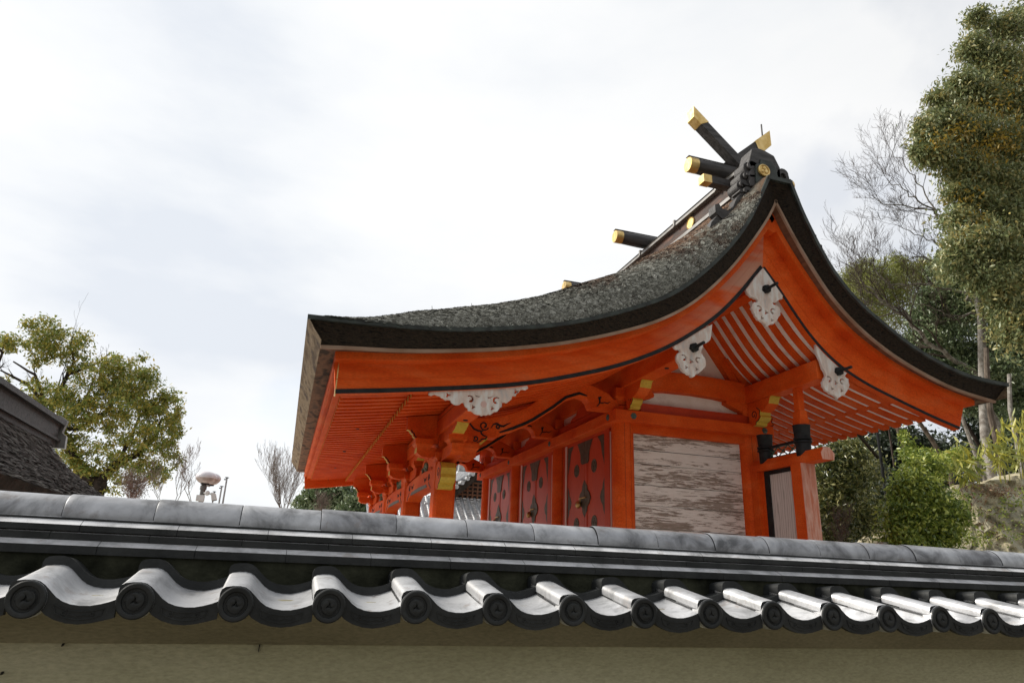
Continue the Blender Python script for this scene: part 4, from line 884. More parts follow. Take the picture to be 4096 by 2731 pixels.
def hexboss(o, c):
    q = MB()
    for k in range(6):
        a = k*math.pi/3+.3; q.lathe([(.012, -.075), (.032, -.06), (.036, 0)], (c[0]+.042*math.cos(a), c[1], c[2]+.042*math.sin(a)), 'Y', 8)
    q.lathe([(.02, -.09), (.05, -.07), (.06, .0)], c, 'Y', 6); q.tube([c, (c[0], c[1]-.30, c[2])], .026, 8); q.build('hexagonal_boss', BLACK, o, smooth=True)
p1 = shape('gable_pendant', wavy(P1), holes_for(7.165, 5.875, .9), 8.84, 8.895, PEND, SH, bevel=.006); hexboss(p1, (7.19, 8.84, 6.30))
P2 = [(6.150, 5.55), (6.11, 5.326), (6.06, 5.239), (5.954, 5.17), (5.92, 5.086), (5.902, 5.031), (5.942, 4.983), (5.985, 4.911), (5.974, 4.804), (5.882, 4.714), (5.794, 4.665), (5.734, 4.606), (5.686, 4.638), (5.611, 4.668), (5.544, 4.711), (5.506, 4.796), (5.462, 4.868), (5.486, 4.962), (5.544, 4.988), (5.528, 5.031), (5.434, 5.046), (5.42, 5.09), (5.831, 5.36)]
P2b = [(x+(.0), z) for x, z in P2]
p2 = shape('gable_pendant', wavy(P2b), holes_for(5.720, 4.855, .85), 8.91, 8.965, PEND, SH, bevel=.006); hexboss(p2, (5.77, 8.91, 5.09))
P3 = [(8.166, 5.50), (8.163, 5.335), (8.227, 5.203), (8.257, 5.067), (8.308, 4.962), (8.267, 4.902), (8.218, 4.827), (8.215, 4.758), (8.269, 4.683), (8.359, 4.639), (8.452, 4.609), (8.493, 4.559), (8.549, 4.606), (8.636, 4.643), (8.715, 4.735), (8.781, 4.839), (8.771, 4.949), (8.704, 4.983), (8.763, 5.046), (8.862, 5.045), (8.80, 5.12), (8.615, 5.30), (8.312, 5.52)]
p3 = shape('gable_pendant', wavy(P3), holes_for(8.50, 4.835, .9), 8.91, 8.965, PEND, SH, bevel=.006); hexboss(p3, (8.565, 8.91, 5.05))
P4 = [(1.615, 3.90), (1.622, 3.868), (1.66, 3.862), (1.70, 3.885), (1.745, 3.872), (1.80, 3.848), (1.856, 3.819), (1.931, 3.827), (1.942, 3.797), (1.984, 3.774), (2.02, 3.769), (2.064, 3.783), (2.107, 3.815), (2.118, 3.807), (2.137, 3.764), (2.175, 3.741), (2.186, 3.707), (2.245, 3.699), (2.269, 3.68), (2.315, 3.666), (2.38, 3.655), (2.443, 3.671), (2.507, 3.686), (2.542, 3.717), (2.597, 3.737), (2.618, 3.771), (2.659, 3.811), (2.661, 3.857), (2.637, 3.887), (2.674, 3.877), (2.731, 3.874), (2.767, 3.906), (2.799, 3.937), (2.802, 3.974), (2.859, 3.99), (2.89, 4.04), (2.922, 4.077), (2.97, 4.101), (3.008, 4.095), (3.041, 4.123), (3.03, 4.16), (2.9, 4.17), (2.3, 4.05), (1.8, 3.96)]
h4 = [curl((2.20, 3.868), .056, 2.3, -.68, .036, .016), curl((2.575, 3.885), .056, .84, .68, .036, .016), trefoil((1.885, 3.895), .027), trefoil((2.86, 4.055), .027), trefoil((2.25, 3.765), .021), trefoil((2.525, 3.775), .021),
      [(2.255, 3.945), (2.285, 3.915), (2.32, 3.912), (2.345, 3.93), (2.32, 3.922), (2.285, 3.928)], [(2.44, 3.925), (2.46, 3.912), (2.49, 3.918), (2.535, 3.955), (2.49, 3.93), (2.46, 3.924)]]
p4 = shape('gable_pendant', wavy(P4, .008), h4, 8.93, 8.98, PEND, SH, bevel=.006)
q = MB(); q.lathe([(.042, -.004), (.045, .004)], (2.395, 8.929, 3.818), 'Y', 24); q.build('round_boss', PINKWHITE, p4)
# --- ridge
ZR0 = 8.0
q = MB(); q.box(XR_-.24, XR_+.24, 8.75, 21.35, ZR0, 8.62); rbx = q.build('ridge_box', RIDGEWOOD, SH)
q = MB(); q.box(XR_-.33, XR_+.33, 8.80, 21.4, 8.60, 8.67, 0); q.prism([(XR_-.35, 8.67), (XR_+.35, 8.67), (XR_+.30, 8.72), (XR_-.30, 8.72)], 'Y', 8.78, 21.42); q.build('ridge_cap', COPPER, rbx)
q = MB(); q.box(XR_-.30, XR_+.30, 8.72, 21.38, 8.23, 8.30); q.build('ridge_sill', COPPER, rbx)
for k in range(8): q = MB(); y = 9.6+k*1.5; q.box(XR_-.355, XR_+.355, y, y+.05, 8.592, 8.728); q.build('cap_clip', COPPER, rbx)
for y in (10.65, 14.0, 17.0):
    q = MB(); q.lathe([(.11, -.02), (.125, -.035), (.14, -.02), (.14, .01)], (XR_-.24, y, 8.44), 'X', 24); q.build('gilt_crest', GOLD, rbx, smooth=True)
# ridge logs
def log(y):
    x0, x1, r, z = 6.24, 8.52, .150, 8.93
    q = MB(); q.lathe([(r*.92, x0+.15), (r*1.02, x0+.6), (r*1.04, (x0+x1)/2), (r*1.02, x1-.6), (r*.92, x1-.15)], (0, y, z), 'X', 24); o = q.build('ridge_log', DARKWOOD, SH, smooth=True)
    q = MB()
    for a, c_ in ((x0, x0+.17), (x1, x1-.17)): q.lathe([(r*.90, a), (r*.955, a+.01*(1 if c_ > a else -1)), (r*.955, c_)], (0, y, z), 'X', 24)
    q.build('gilt_cap', GOLD, o, smooth=True, split=True)
    q = MB(); q.box(x0+.0, x1, y-.05, y+.05, z+r+.012, z+r+.022); q.tube([(x0+.5, y, z+r-.02), (x0+.5, y, z+r+.02)], .012, 5); q.tube([(x1-.5, y, z+r-.02), (x1-.5, y, z+r+.02)], .012, 5); q.build('log_cover', DARKWOOD, o); return o
l0 = log(9.50)
for k in (1, 2, 3): copytree(l0, (0, k*3.07, 0))
# forked finials: two crossed beams
def chigi(s, yc):
    # beam rising outwards from the crossing, its outer end cut upright
    c0 = Vector((XR_, 9.17)); d = Vector((s*.92, .82)).normalized(); n_ = Vector((-d.y, d.x))*(.085 if s < 0 else .125)*s
    if n_.y < 0: n_ = -n_
    lo = c0-d*.55; xe = XR_+s*(.93 if s < 0 else .96); hit = lambda p: p+d*((xe-p.x)/d.x)
    A0, B0, A1, B1 = lo-n_, lo+n_, hit(lo-n_), hit(lo+n_)
    Am, Bm = (A1-d*.20, B1-d*.42) if s < 0 else (A1-d*.38, B1-d*.50); w = .105
    q = MB(); q.prism([tuple(A0), tuple(B0), tuple(Bm), tuple(Am)], 'Y', yc-w, yc+w, 0); o = q.build('forked_finial', DARKWOOD, SH, bevel=.006)
    u = n_.normalized()*.006; q = MB(); q.prism([tuple(Am-u), tuple(Bm+u), tuple(B1+u), tuple(A1-u)], 'Y', yc-w-.006, yc+w+.006); q.build('gilt_cap', GOLD, o)
    q = MB(); q.tube([(xe-s*.10, yc, B1.y-.14), (xe-s*.10, yc, B1.y+(.20 if s > 0 else .02))], .016, 5); q.build('pin', DARKWOOD, o)
    return o
chigi(-1, 9.42); chigi(1, 9.64)
# gable-end ridge ornament: a stepped head with curling flanks and a gilt crest
yo0, yo1 = 8.55, 8.88
head = [(XR_-.40, 8.06), (XR_-.42, 8.30), (XR_-.36, 8.40), (XR_-.40, 8.52), (XR_-.30, 8.84), (XR_-.16, 8.88), (XR_-.02, 8.86), (XR_+.16, 8.80), (XR_+.26, 8.58), (XR_+.28, 8.08)]
q = MB(); q.prism(head, 'Y', yo0, yo1); orn = q.build('ridge_ornament', DARKWOOD, SH, bevel=.02)
q = MB(); q.prism([(XR_-.30, 8.12), (XR_-.28, 8.50), (XR_-.18, 8.54), (XR_-.16, 8.64), (XR_+.06, 8.64), (XR_+.14, 8.54), (XR_+.20, 8.12)], 'Y', yo0-.03, yo0+.01); q.build('inner_panel', FLASH, orn, bevel=.008)
q = MB(); q.lathe([(.0, -.02), (.085, -.020), (.09, -.032), (.105, -.036), (.118, -.028), (.122, .01)], (XR_-.13, yo0-.03, 8.40), 'Y', 28)
for k in range(3):
    a = math.radians(90+120*k); q.lathe([(.006, -.042), (.03, -.036), (.04, -.018)], (XR_-.13+.046*math.cos(a), yo0-.03, 8.40+.046*math.sin(a)), 'Y', 12)
q.build('gilt_crest', GOLD, orn, smooth=True)
def lobes(s):
    q = MB()
    def comma(c, r, a0, tail, y0_, w):
        P_ = spiral(c, .02, r, a0, tail, 16); A, B_ = ribbon(P_, [w*(.45+.55*math.sin(math.pi*min(1, i/13))) for i in range(17)])
        q.prism([tuple(p) for p in A]+[tuple(p) for p in B_[::-1]], 'Y', y0_, yo1-.05)
    for cx, cz, r, w, dy in ((-.34, 8.44, .19, .09, .0), (-.42, 8.25, .17, .085, .03), (-.50, 8.08, .15, .08, .05), (-.46, 7.95, .13, .07, .02)):
        comma((XR_+s*cx, cz), r, (math.pi if s > 0 else 0)+.6*s, -.95*s, yo0+dy, w)
        q.lathe([(r*.72, 0), (r*.8, .03), (r*.8, .26)], (XR_+s*cx, yo0+.05+dy, cz), 'Y', 20)
    sx = lambda x: XR_+s*x
    tail = [(-.42, 7.98), (-.55, 7.92), (-.66, 7.80), (-.74, 7.62), (-.86, 7.52), (-.98, 7.54), (-1.02, 7.62), (-1.10, 7.58), (-1.10, 7.44), (-.98, 7.34), (-.84, 7.36), (-.70, 7.46), (-.58, 7.62), (-.48, 7.76), (-.36, 7.84)]
    if s < 0: return q.build('curled_flank', DARKWOOD, orn, smooth=True)
    q.prism([(sx(x), z) for x, z in tail], 'Y', yo0+.06, yo1-.08)
    q.prism([(sx(x), z) for x, z in [(-1.02, 7.44), (-1.18, 7.24), (-1.24, 7.06), (-1.12, 7.10), (-1.00, 7.22), (-.90, 7.34)]], 'Y', yo0+.08, yo1-.08)
    return q.build('curled_flank', DARKWOOD, orn, smooth=True)
lobes(1); lobes(-1)
# long pole that ties the forked beams, low at the front
q = MB(); q.box(XR_-.92, XR_+.92, 9.10, 9.26, 8.36, 8.50); tp_ = q.build('tie_pole', DARKWOOD, SH)
q = MB(); q.box(XR_-.95, XR_-.78, 9.094, 9.266, 8.354, 8.506); q.box(XR_+.74, XR_+.95, 9.094, 9.266, 8.354, 8.506); q.build('gilt_cap', GOLD, tp_, split=True)
# --- side screen on the veranda end
XS = 8.34
q = MB(); q.box(5.0, 8.7, 9.4, 10.9, .78, .90); q.build('veranda_floor', VERM, SH)
q = MB(); q.prism([(XS-.13, 9.62), (XS-.10, 9.59), (XS+.14, 9.59), (XS+.16, 9.62), (XS+.16, 9.88), (XS-.13, 9.88)], 'Z', .9, 3.58, 0, edges={1: 1, 2: 1, 0: 1}); q.build('screen_post', [VERM, FADED], SH, bevel=.006)
q = MB(); q.box(XS-.10, XS+.12, 10.84, 11.02, .9, 3.60); q.build('screen_post', VERM, SH)
q = MB(); q.prism([(XS-.11, 3.575), (XS+.13, 3.575), (XS+.15, 3.68), (XS+.06, 3.78), (XS-.06, 3.78), (XS-.13, 3.68)], 'Y', 9.12, 11.0, 0, ca=1); q.build('screen_rail', [VERM, FADED], SH)
q = MB(); q.box(XS, XS+.05, 9.88, 10.60, .9, 3.50); q.build('screen_board', CEDAR, SH)
q = MB(); q.box(XS-.02, XS+.07, 10.60, 10.74, .9, 3.575); q.box(XS-.02, XS+.07, 9.88, 10.60, 3.50, 3.575); q.build('screen_frame', BLACK, SH)
q = MB(); q.box(XS-.02, XS+.06, 10.74, 10.84, .9, 3.575); q.build('screen_jamb', VERM, SH)
def finial(y, z, k=1.): q = MB(); q.lathe([(.12*k, 0), (.125*k, .22), (.15*k, .235), (.15*k, .26), (.12*k, .275), (.15*k, .29), (.15*k, .315), (.13*k, .33), (.14*k, .52), (.15*k, .54)], (XS, y, z), 'Z', 20); return q.build('post_sleeve', BLACK, SH, smooth=True)
finial(10.66, 3.70); finial(9.66, 3.70, 1.02)
q = MB(); q.box(XS-.03, XS+.03, 9.76, 10.58, 3.965, 4.01); q.box(XS-.035, XS+.035, 9.76, 10.58, 3.775, 3.80); q.build('lattice_rail', BLACK, SH)
q = MB()
for i in range(3):
    y = 9.80+i*.26; q.tube([(XS, y, 3.79), (XS, y+.26, 3.97)], .011, 5); q.tube([(XS, y+.26, 3.79), (XS, y, 3.97)], .011, 5)
q.build('lattice', tint('green_lattice', (.03, .10, .07), (.05, .14, .10), 5, .5), SH)
q = MB(); q.box(XS-.06, XS+.06, 9.60, 9.72, 4.2, 4.912); q.build('prop', VERM, SH); q = MB(); q.prism([(XS-.06, 4.5), (XS+.06, 4.5), (XS+.11, 4.23), (XS-.11, 4.23)], 'Y', 9.60-.03, 9.75); q.build('prop_foot', VERM, SH)

# ------------------------------------------------------------------ neighbouring roofs
TH = root('bark_roofed_hall', (-5.5, 10.5, 0), 'dark bark-roofed hall rising behind the wall at the lower left', 'shrine building')
# its ridge runs away from the viewer; profile across the roof, near side towards +X
Y0, Y1 = 3.5, 14.0
pr = [(at(106, 1013, Y1)), at(122, 1036, Y1), at(152, 1075, Y1), at(190, 1110, Y1), at(240, 1148, Y1), at(290, 1182, Y1), at(330, 1203, Y1)]
pf = np.array([(p.x, p.z) for p in pr])[::-1]; xr = pf[-1, 0]
P = resample([tuple(p) for p in pf], 50)[::-1]
q = MB(); n_ = normals(P)
if n_[10, 1] < 0: n_ = -n_
ysl = np.linspace(Y0, Y1, 40)
off = lambda i, y: .015*wob(i*.2, y)+.05*(1-math.exp(-(Y1-y)/.2))
rows = [[(P[i, 0]+n_[i, 0]*off(i, y), y, P[i, 1]+n_[i, 1]*off(i, y)) for i in range(50)] for y in ysl]
q.grid(rows, 0); q.grid([[(2*xr-p[0], p[1], p[2]) for p in r] for r in rows], 0)
q.grid([rows[-1], [(p[0]-n_[i, 0]*.3, Y1-.1, p[1]-n_[i, 1]*.3) for i, p in enumerate(P)]], 1)
q.grid([[r[0] for r in rows], [(P[0, 0]-.12, y, P[0, 1]-.24) for y in ysl]], 1)
q.grid([[(P[0, 0]-.12, y, P[0, 1]-.24) for y in ysl], [(xr, y, P[0, 1]+.2) for y in ysl]], 1)
m_ = 14000; ii = rng.integers(0, 49, m_); yy = Y0+(Y1-Y0)*rng.uniform(.2, 1, m_)
for a, y in zip(ii, yy):
    c_ = Vector((P[a, 0]+n_[a, 0]*(off(a, y)+.008), y, P[a, 1]+n_[a, 1]*(off(a, y)+.008))); tdn = Vector((n_[a, 1], random.gauss(0, .5), -n_[a, 0])).normalized(); sd = Vector((n_[a, 0], 0, n_[a, 1])).cross(tdn)
    l_, w_ = random.uniform(.05, .10), random.uniform(.02, .04); up = Vector((n_[a, 0], 0, n_[a, 1]))*random.uniform(.004, .02)
    q.add([c_-tdn*l_*.5-sd*w_*.5, c_-tdn*l_*.5+sd*w_*.5, c_+tdn*l_*.5+sd*w_*.4+up, c_+tdn*l_*.5-sd*w_*.4+up], [(0, 1, 2, 3)], 0)
def hallbark():
    m, n, l, b = newmat('old_grey_bark'); g = n.new('ShaderNodeNewGeometry')
    r = ramp(n, [(0, (.05, .040, .036)), (.4, (.10, .085, .078)), (.75, (.15, .14, .13)), (1, (.22, .215, .20))]); l.new(g.outputs['Random Per Island'], r.inputs[0])
    t = n.new('ShaderNodeTexNoise'); t.inputs['Scale'].default_value = 2.2; t.inputs['Detail'].default_value = 8; l.new(g.outputs['Position'], t.inputs[0])
    rr = ramp(n, [(.35, (.8, .72, .68)), (.65, (1.25, 1.25, 1.18))]); l.new(t.outputs[0], rr.inputs[0])
    mm = n.new('ShaderNodeMixRGB'); mm.blend_type = 'MULTIPLY'; mm.inputs[0].default_value = 1; l.new(r.outputs[0], mm.inputs[1]); l.new(rr.outputs[0], mm.inputs[2]); l.new(mm.outputs[0], b.inputs['Base Color'])
    b.inputs['Roughness'].default_value = .95; return m
HALLB = hallbark()
q.build('bark_roof', [HALLB, BARKDARK], TH, recalc=False)
zr = pf[-1, 1]
q = MB(); q.box(xr-.16, xr+.16, Y0, Y1-.02, zr-.08, zr+.30); hb_ = q.build('ridge_box', DARKWOOD, TH)
q = MB(); q.box(xr-.24, xr+.24, Y0, Y1+.02, zr+.30, zr+.38); q.box(xr-.21, xr+.21, Y0, Y1+.03, zr+.01, zr+.05); q.build('ridge_cap', DARKWOOD, hb_, split=True)
q = MB(); q.prism([(xr-.3, zr-.1), (xr-.28, zr+.12), (xr-.2, zr+.18), (xr-.24, zr+.40), (xr-.12, zr+.48), (xr+.12, zr+.48), (xr+.24, zr+.40), (xr+.2, zr+.18), (xr+.28, zr+.12), (xr+.3, zr-.1)], 'Y', Y1+.02, Y1+.12); q.build('ridge_end_board', COPPER, hb_)
q = MB(); q.box(2*xr-P[0, 0]+.45, P[0, 0]-.45, Y0+.3, Y1-.35, 0, P[0, 1]+.02); q.build('timber_wall', BARKDARK, TH)

TB = root('tile_roofed_hall', (8.5, 37, 0), 'grey tile-roofed hall glimpsed between the vermilion porch posts', 'temple building')
YT_ = 34.0
vx = [at(880, 1195, YT_), at(930, 1183, YT_), at(985, 1163, YT_), at(1030, 1138, YT_), at(1065, 1113, YT_), at(1105, 1078, YT_), at(1150, 1025, YT_), at(1190, 975, YT_)]
vp = resample([(p.x, p.z+.22) for p in vx], 26, 2)
q = MB(); apx = vp[-1, 0]
q.grid([[(p[0], y, p[1]) for p in vp] for y in (YT_+.1, YT_+3.5, YT_+7)], 0)
q.grid([[(2*apx-p[0], y, p[1]) for p in vp] for y in (YT_+.1, YT_+7)], 0)
# rows of round tiles running down the slope, and the verge tiles pointing at the viewer
nV = normals(vp)
for k in range(14):
    y = YT_+.45+k*.42; q.tube([(p[0]+nV[i][0]*.03, y, p[1]+nV[i][1]*.03) for i, p in enumerate(vp)], .085, 6, 0)
tr2 = q.build('upper_roof', TILEFAR, TB, smooth=True)
q = MB()
for i in range(26):
    f = i/25; x = float(np.interp(f, np.linspace(0, 1, 26), vp[:, 0])); z = float(np.interp(f, np.linspace(0, 1, 26), vp[:, 1]))
    q.tube([(x, YT_-.28, z-.05), (x, YT_+.5, z+.0)], .105, 10, 0); q.lathe([(.06, -.3), (.10, -.305), (.11, -.28)], (x, YT_, z-.05), 'Y', 10, 1)
q.build('verge_tile', [TILEFAR, TILE], tr2, smooth=True)
q = MB(); q.sweep(vp, lambda i: [(vp[i, 0], YT_-.05, vp[i, 1]-.12), (vp[i, 0], YT_+.1, vp[i, 1]-.12), (vp[i, 0], YT_+.1, vp[i, 1]-.52), (vp[i, 0], YT_-.05, vp[i, 1]-.52)]); q.build('gable_board', BARKDARK, TB)
q = MB(); q.prism([(vp[3, 0], vp[3, 1]-.4)]+[(p[0], p[1]-.3) for p in vp[3:]]+[(2*apx-vp[3, 0], vp[3, 1]-.4)], 'Y', YT_+.5, YT_+.6); q.build('gable_wall', DARKWOOD, TB)
q = MB(); c0 = at(1085, 1143, YT_+.4)
for i in range(9): q.box(c0.x-1.1+i*.26, c0.x-1.02+i*.26, YT_+.34, YT_+.42, c0.z-.15, c0.z+.75)
for i in range(5): q.box(c0.x-1.2, c0.x+1.3, YT_+.36, YT_+.44, c0.z-.1+i*.2, c0.z-.02+i*.2)
q.build('gable_lattice', BROWNWOOD, TB)
s0, s1 = at(1040, 1143, YT_-.1), at(1040, 1212, YT_-1.9)
q = MB(); ns = 8
sk = [(YT_+.4-2.3*i/ns, s0.z+.03-(s0.z-s1.z)*(i/ns)**.9) for i in range(ns+1)]
q.grid([[(x, y, z) for y, z in sk] for x in (3.5, 20)], 0)
for k in range(46):
    x = 4.3+k*.36; q.tube([(x, y, z+.03) for y, z in sk], .085, 6, 0)
    for i in range(ns*2):
        f = i/(ns*2); y = YT_+.4-2.3*f; z = s0.z+.03-(s0.z-s1.z)*f**.9; q.box(x+.09, x+.27, y-.14, y-.1, z-.02, z+.045, 1)
q.build('lower_roof', [TILEFAR, TILE], TB, smooth=True)
q = MB(); q.box(4.5, 19, YT_-1.2, YT_+7, 0, s1.z-.02); q.build('timber_wall', BARKDARK, TB)
c0 = at(1066, 1067, YT_+.2); q = MB(); q.tube([(c0.x-.5, YT_+3, c0.z-.3), (c0.x-.45, YT_+.4, c0.z-.25), (c0.x-.2, YT_-.1, c0.z+.15)], [.16, .16, .13], 8)
q.box(c0.x-.35, c0.x+.15, YT_-.2, YT_+.2, c0.z-.35, c0.z+.3); q.build('ridge_end_tile', TILEFAR, TB)

# ------------------------------------------------------------------ lamp, camera, flagpoles
LY = 18.
c0 = at(473, 1097, LY)
LP = root('street_lamp', (c0.x-.02, LY, 0), 'double mushroom-headed street lamp on a grey pole with peeling rust', 'street lamp')
q = MB(); q.lathe([(.058, 0), (.058, c0.z-.28), (.075, c0.z-.28), (.075, c0.z-.19), (.055, c0.z-.18), (.055, c0.z-.10)], (c0.x-.02, LY, 0), 'Z', 16); q.build('pole', tint('rusty_grey_paint', (.10, .095, .09), (.16, .15, .145), 5, .6, .3, c3=(.30, .12, .06), lo=.4, hi=.72), LP, smooth=True)
GLOBE = tint('dirty_white_globe', (.66, .62, .64), (.80, .77, .82), 4, .3, .5); GLOBED = tint('brown_globe_underside', (.34, .26, .23), (.56, .48, .45), 8, .5, .4)  # lower part of the head takes a browner tone
for dx, dy, dz in ((0, 0, 0), (.07, .35, .012)):
    q = MB(); R = .235; pf_ = [(.09, -.155), (.15, -.13), (.20, -.085), (.232, -.03), (.238, .0), (.228, .035), (.20, .075), (.15, .11), (.08, .132), (.01, .138)]
    q.lathe(pf_, (c0.x+dx, LY+dy, c0.z+dz+.02), 'Z', 28, 0, [1, 1, 1, 0, 0, 0, 0, 0, 0]); h = q.build('lamp_head', [GLOBE, GLOBED], LP, smooth=True)
    q = MB(); q.lathe([(.06, -.18), (.10, -.175), (.10, -.15)], (c0.x+dx, LY+dy, c0.z+dz+.02), 'Z', 16); q.build('collar', BLACK, h)
q = MB(); q.tube([(c0.x-.02, LY, c0.z-.16), (c0.x+.07, LY+.35, c0.z-.15)], .025, 8); q.build('arm', STEEL, LP)
cb = at(468, 1140, LY-.1)
q = MB(); q.box(cb.x-.16, cb.x+.02, LY-.16, LY-.06, cb.z-.11, cb.z+.03); b_ = q.build('junction_box', WHITEPL, None, bevel=.008); tag(b_, 'small grey junction box strapped to the lamp pole', 'junction box')
SC = root('security_camera', (cb.x+.07, LY-.12, cb.z+.08), 'white security camera angled down from the lamp pole', 'security camera')
q = MB(); q.lathe([(.03, -.05), (.055, -.03), (.06, .02), (.03, .05)], (cb.x+.06, LY-.12, cb.z+.085), 'Y', 14); q.tube([(cb.x-.02, LY-.08, cb.z+.09), (cb.x+.2, LY-.12, cb.z+.06)], .018, 6); q.build('mount', WHITEPL, SC, smooth=True)
q = MB(); q.prism([(cb.x+.14, cb.z+.10), (cb.x+.25, cb.z+.085), (cb.x+.30, cb.z-.055), (cb.x+.19, cb.z-.09)], 'Y', LY-.2, LY-.06); hs = q.build('housing', WHITEPL, SC, bevel=.01)
q = MB(); q.prism([(cb.x+.195, cb.z-.085), (cb.x+.295, cb.z-.055), (cb.x+.293, cb.z-.065), (cb.x+.198, cb.z-.098)], 'Y', LY-.19, LY-.07); q.build('lens', BLACK, hs)
for (px, py, Y, lab) in ((521, 1098, 30., 'tallest of the three thin flagpoles beside the street lamp'), (509, 1118, 33., 'middle-height flagpole between its taller and shorter neighbours'), (492, 1130, 36., 'shortest flagpole, closest to the street lamp')):
    c1 = at(px, py, Y); q = root('flagpole', (c1.x, Y, 0), lab, 'flagpole', 'three flagpoles beside the lamp')
    m = MB(); m.lathe([(.05, 0), (.032, c1.z-.05), (.03, c1.z)], (c1.x, Y, 0), 'Z', 10); m.build('pole', STEEL, q, smooth=True)
    m = MB(); m.lathe([(.03, 0), (.085, .02), (.085, .035), (.02, .05)], (c1.x, Y, c1.z), 'Z', 12); m.box(c1.x-.10, c1.x-.02, Y-.02, Y+.02, c1.z-.07, c1.z-.03); m.build('truck', BLACK, q)
# thin dark iron pole standing behind the rear eave, with a strut
a, b_ = at(2015, 992, 13.5), at(2049, 1256, 13.5)
IP = root('iron_pole', (b_.x, 13.5, 0), 'thin dark iron pole standing just behind the rear eave', 'pole')
m = MB(); m.tube([(a.x, 13.5, 0), (a.x, 13.5, a.z+.4)], .035, 8); m.build('shaft', BLACK, IP)
c1 = at(2016, 1050, 13.5); c2 = at(1945, 965, 12.2); m = MB(); m.tube([c1, c2], .045, 6); m.build('strut', BARKDARK, IP)
q = MB(); c1 = at(2028, 1249, 12.2); q.box(c1.x-.08, c1.x+.08, 12.1, 12.3, c1.z-.03, c1.z+.035); q.tube([(c1.x, 12.2, 0), (c1.x, 12.2, c1.z)], .02, 6); o = q.build('fixture', WHITEPL, None, bevel=.01); tag(o, 'small white floodlight peeping over the wall before the shrub', 'fixture')  # small white fixture, its exact kind not known

# ------------------------------------------------------------------ trees and plants
LF_CAM = leafmat('camphor_leaves', [(0.087, 0.132, 0.029), (0.204, 0.265, 0.055), (0.399, 0.351, 0.070), (0.570, 0.404, 0.080)], .30)
LF_BIG = leafmat('broadleaf_green', [(0.104, 0.140, 0.062), (0.194, 0.238, 0.101), (0.301, 0.316, 0.140), (0.522, 0.400, 0.128)], .22, .35)
LF_BIGY = leafmat('yellowing_leaves', [(0.120, 0.102, 0.018), (0.312, 0.216, 0.026), (0.456, 0.288, 0.036)], .35, .4)
LF_MID = leafmat('mid_green_leaves', [(0.066, 0.101, 0.047), (0.131, 0.185, 0.089), (0.218, 0.269, 0.134), (0.306, 0.336, 0.199)], .2, .32)
LF_DARK = leafmat('dark_forest_leaves', [(0.015, 0.024, 0.013), (0.033, 0.048, 0.026), (0.060, 0.081, 0.042)], .15, .45)
LF_OLIVE = leafmat('olive_bamboo_leaves', [(0.176, 0.202, 0.050), (0.279, 0.304, 0.076), (0.392, 0.392, 0.118)], .35)
LF_GLOSS = leafmat('glossy_hedge_leaves', [(0.029, 0.044, 0.016), (0.078, 0.104, 0.031), (0.247, 0.247, 0.078), (0.624, 0.572, 0.260)], .15, .28)
LF_SHRUB = leafmat('bright_shrub_leaves', [(0.061, 0.108, 0.021), (0.173, 0.244, 0.045), (0.405, 0.468, 0.083), (0.700, 0.700, 0.195)], .3, .3)
LF_SASA = leafmat('yellow_bamboo_grass', [(0.184, 0.237, 0.065), (0.414, 0.413, 0.091), (0.598, 0.525, 0.065)], .35, .4)
LF_PINK = leafmat('reddish_buds', [(.16, .11, .085), (.24, .17, .13), (.12, .12, .06)], .3)

def wp(px, py, Y): return at(px, py, Y)
sc = lambda Y: 1.7415*Y/2731/.90           # metres per photo pixel at depth Y
def tree(name, label, cat, trunk, limbs, blobs, leaf, size, bark, group=None, droop=.4, aspect=.42, extra=None, dens=1.6, spread=.28, per=45, flat=1.):
    """trunk and limbs: lists of (pixel path, depth, radii); blobs: (px, py, depth, rx, ry, count)"""
    p0 = Vector(wp(*trunk[0][0], trunk[1])); r_ = root(name, (p0.x, p0.y, 0), label, cat, group)
    m = MB()
    def path(t):
        L_ = [wp(x, y, t[1]+(t[3] if len(t) > 3 else 0)*i/max(1, len(t[0])-1)) for i, (x, y) in enumerate(t[0])]
        fine = []
        for i in range(len(L_)-1):
            for f in (0, .33, .67): fine.append(L_[i].lerp(L_[i+1], f)+Vector((random.gauss(0, 1), random.gauss(0, 1), random.gauss(0, 1)))*(L_[i+1]-L_[i]).length*.02*(f > 0))
        fine.append(L_[-1]); n_ = len(fine); return fine, [t[2][0]+(t[2][1]-t[2][0])*i/(n_-1) for i in range(n_)]
    P_, R_ = path(trunk)
    if P_[0].z > .1: P_ = [Vector((P_[0].x, P_[0].y, 0))]+P_; R_ = [R_[0]*1.25]+R_
    m.tube(P_, R_, 10); m.build('trunk', bark, r_, smooth=True)
    if limbs:
        m = MB()
        for t in limbs:
            P_, R_ = path(t); m.tube(P_, R_, 6)
            for i in range(2, len(P_)-1):
                if random.random() < .55: branch(m, P_[i], (P_[i+1]-P_[i-1]).normalized()+Vector((random.gauss(0, .6), random.gauss(0, .6), random.gauss(.2, .4))), (P_[-1]-P_[0]).length*.17, R_[i]*.5, 2, .5, .15, 4, 2)
        m.build('limbs', bark, r_, smooth=True)
    pts = []
    for (x, y, Y, rx_, ry_, n_) in blobs:
        k = sc(Y); pts.append(clump_points(wp(x, y, Y), (rx_*k, (rx_+ry_)*.5*k, ry_*k), int(n_*dens), max(8, n_//per), spread, .45))
    if pts: leaves('crown', np.concatenate(pts), size, leaf, r_, droop, aspect)
    if extra: leaves('yellow_leaves', np.concatenate([clump_points(wp(x, y, Y), (a*sc(Y), a*sc(Y), b_*sc(Y)), int(n_*.8), max(5, n_//12), .5, .2) for (x, y, Y, a, b_, n_) in extra]), size, LF_BIGY, r_, droop, aspect)
    return r_

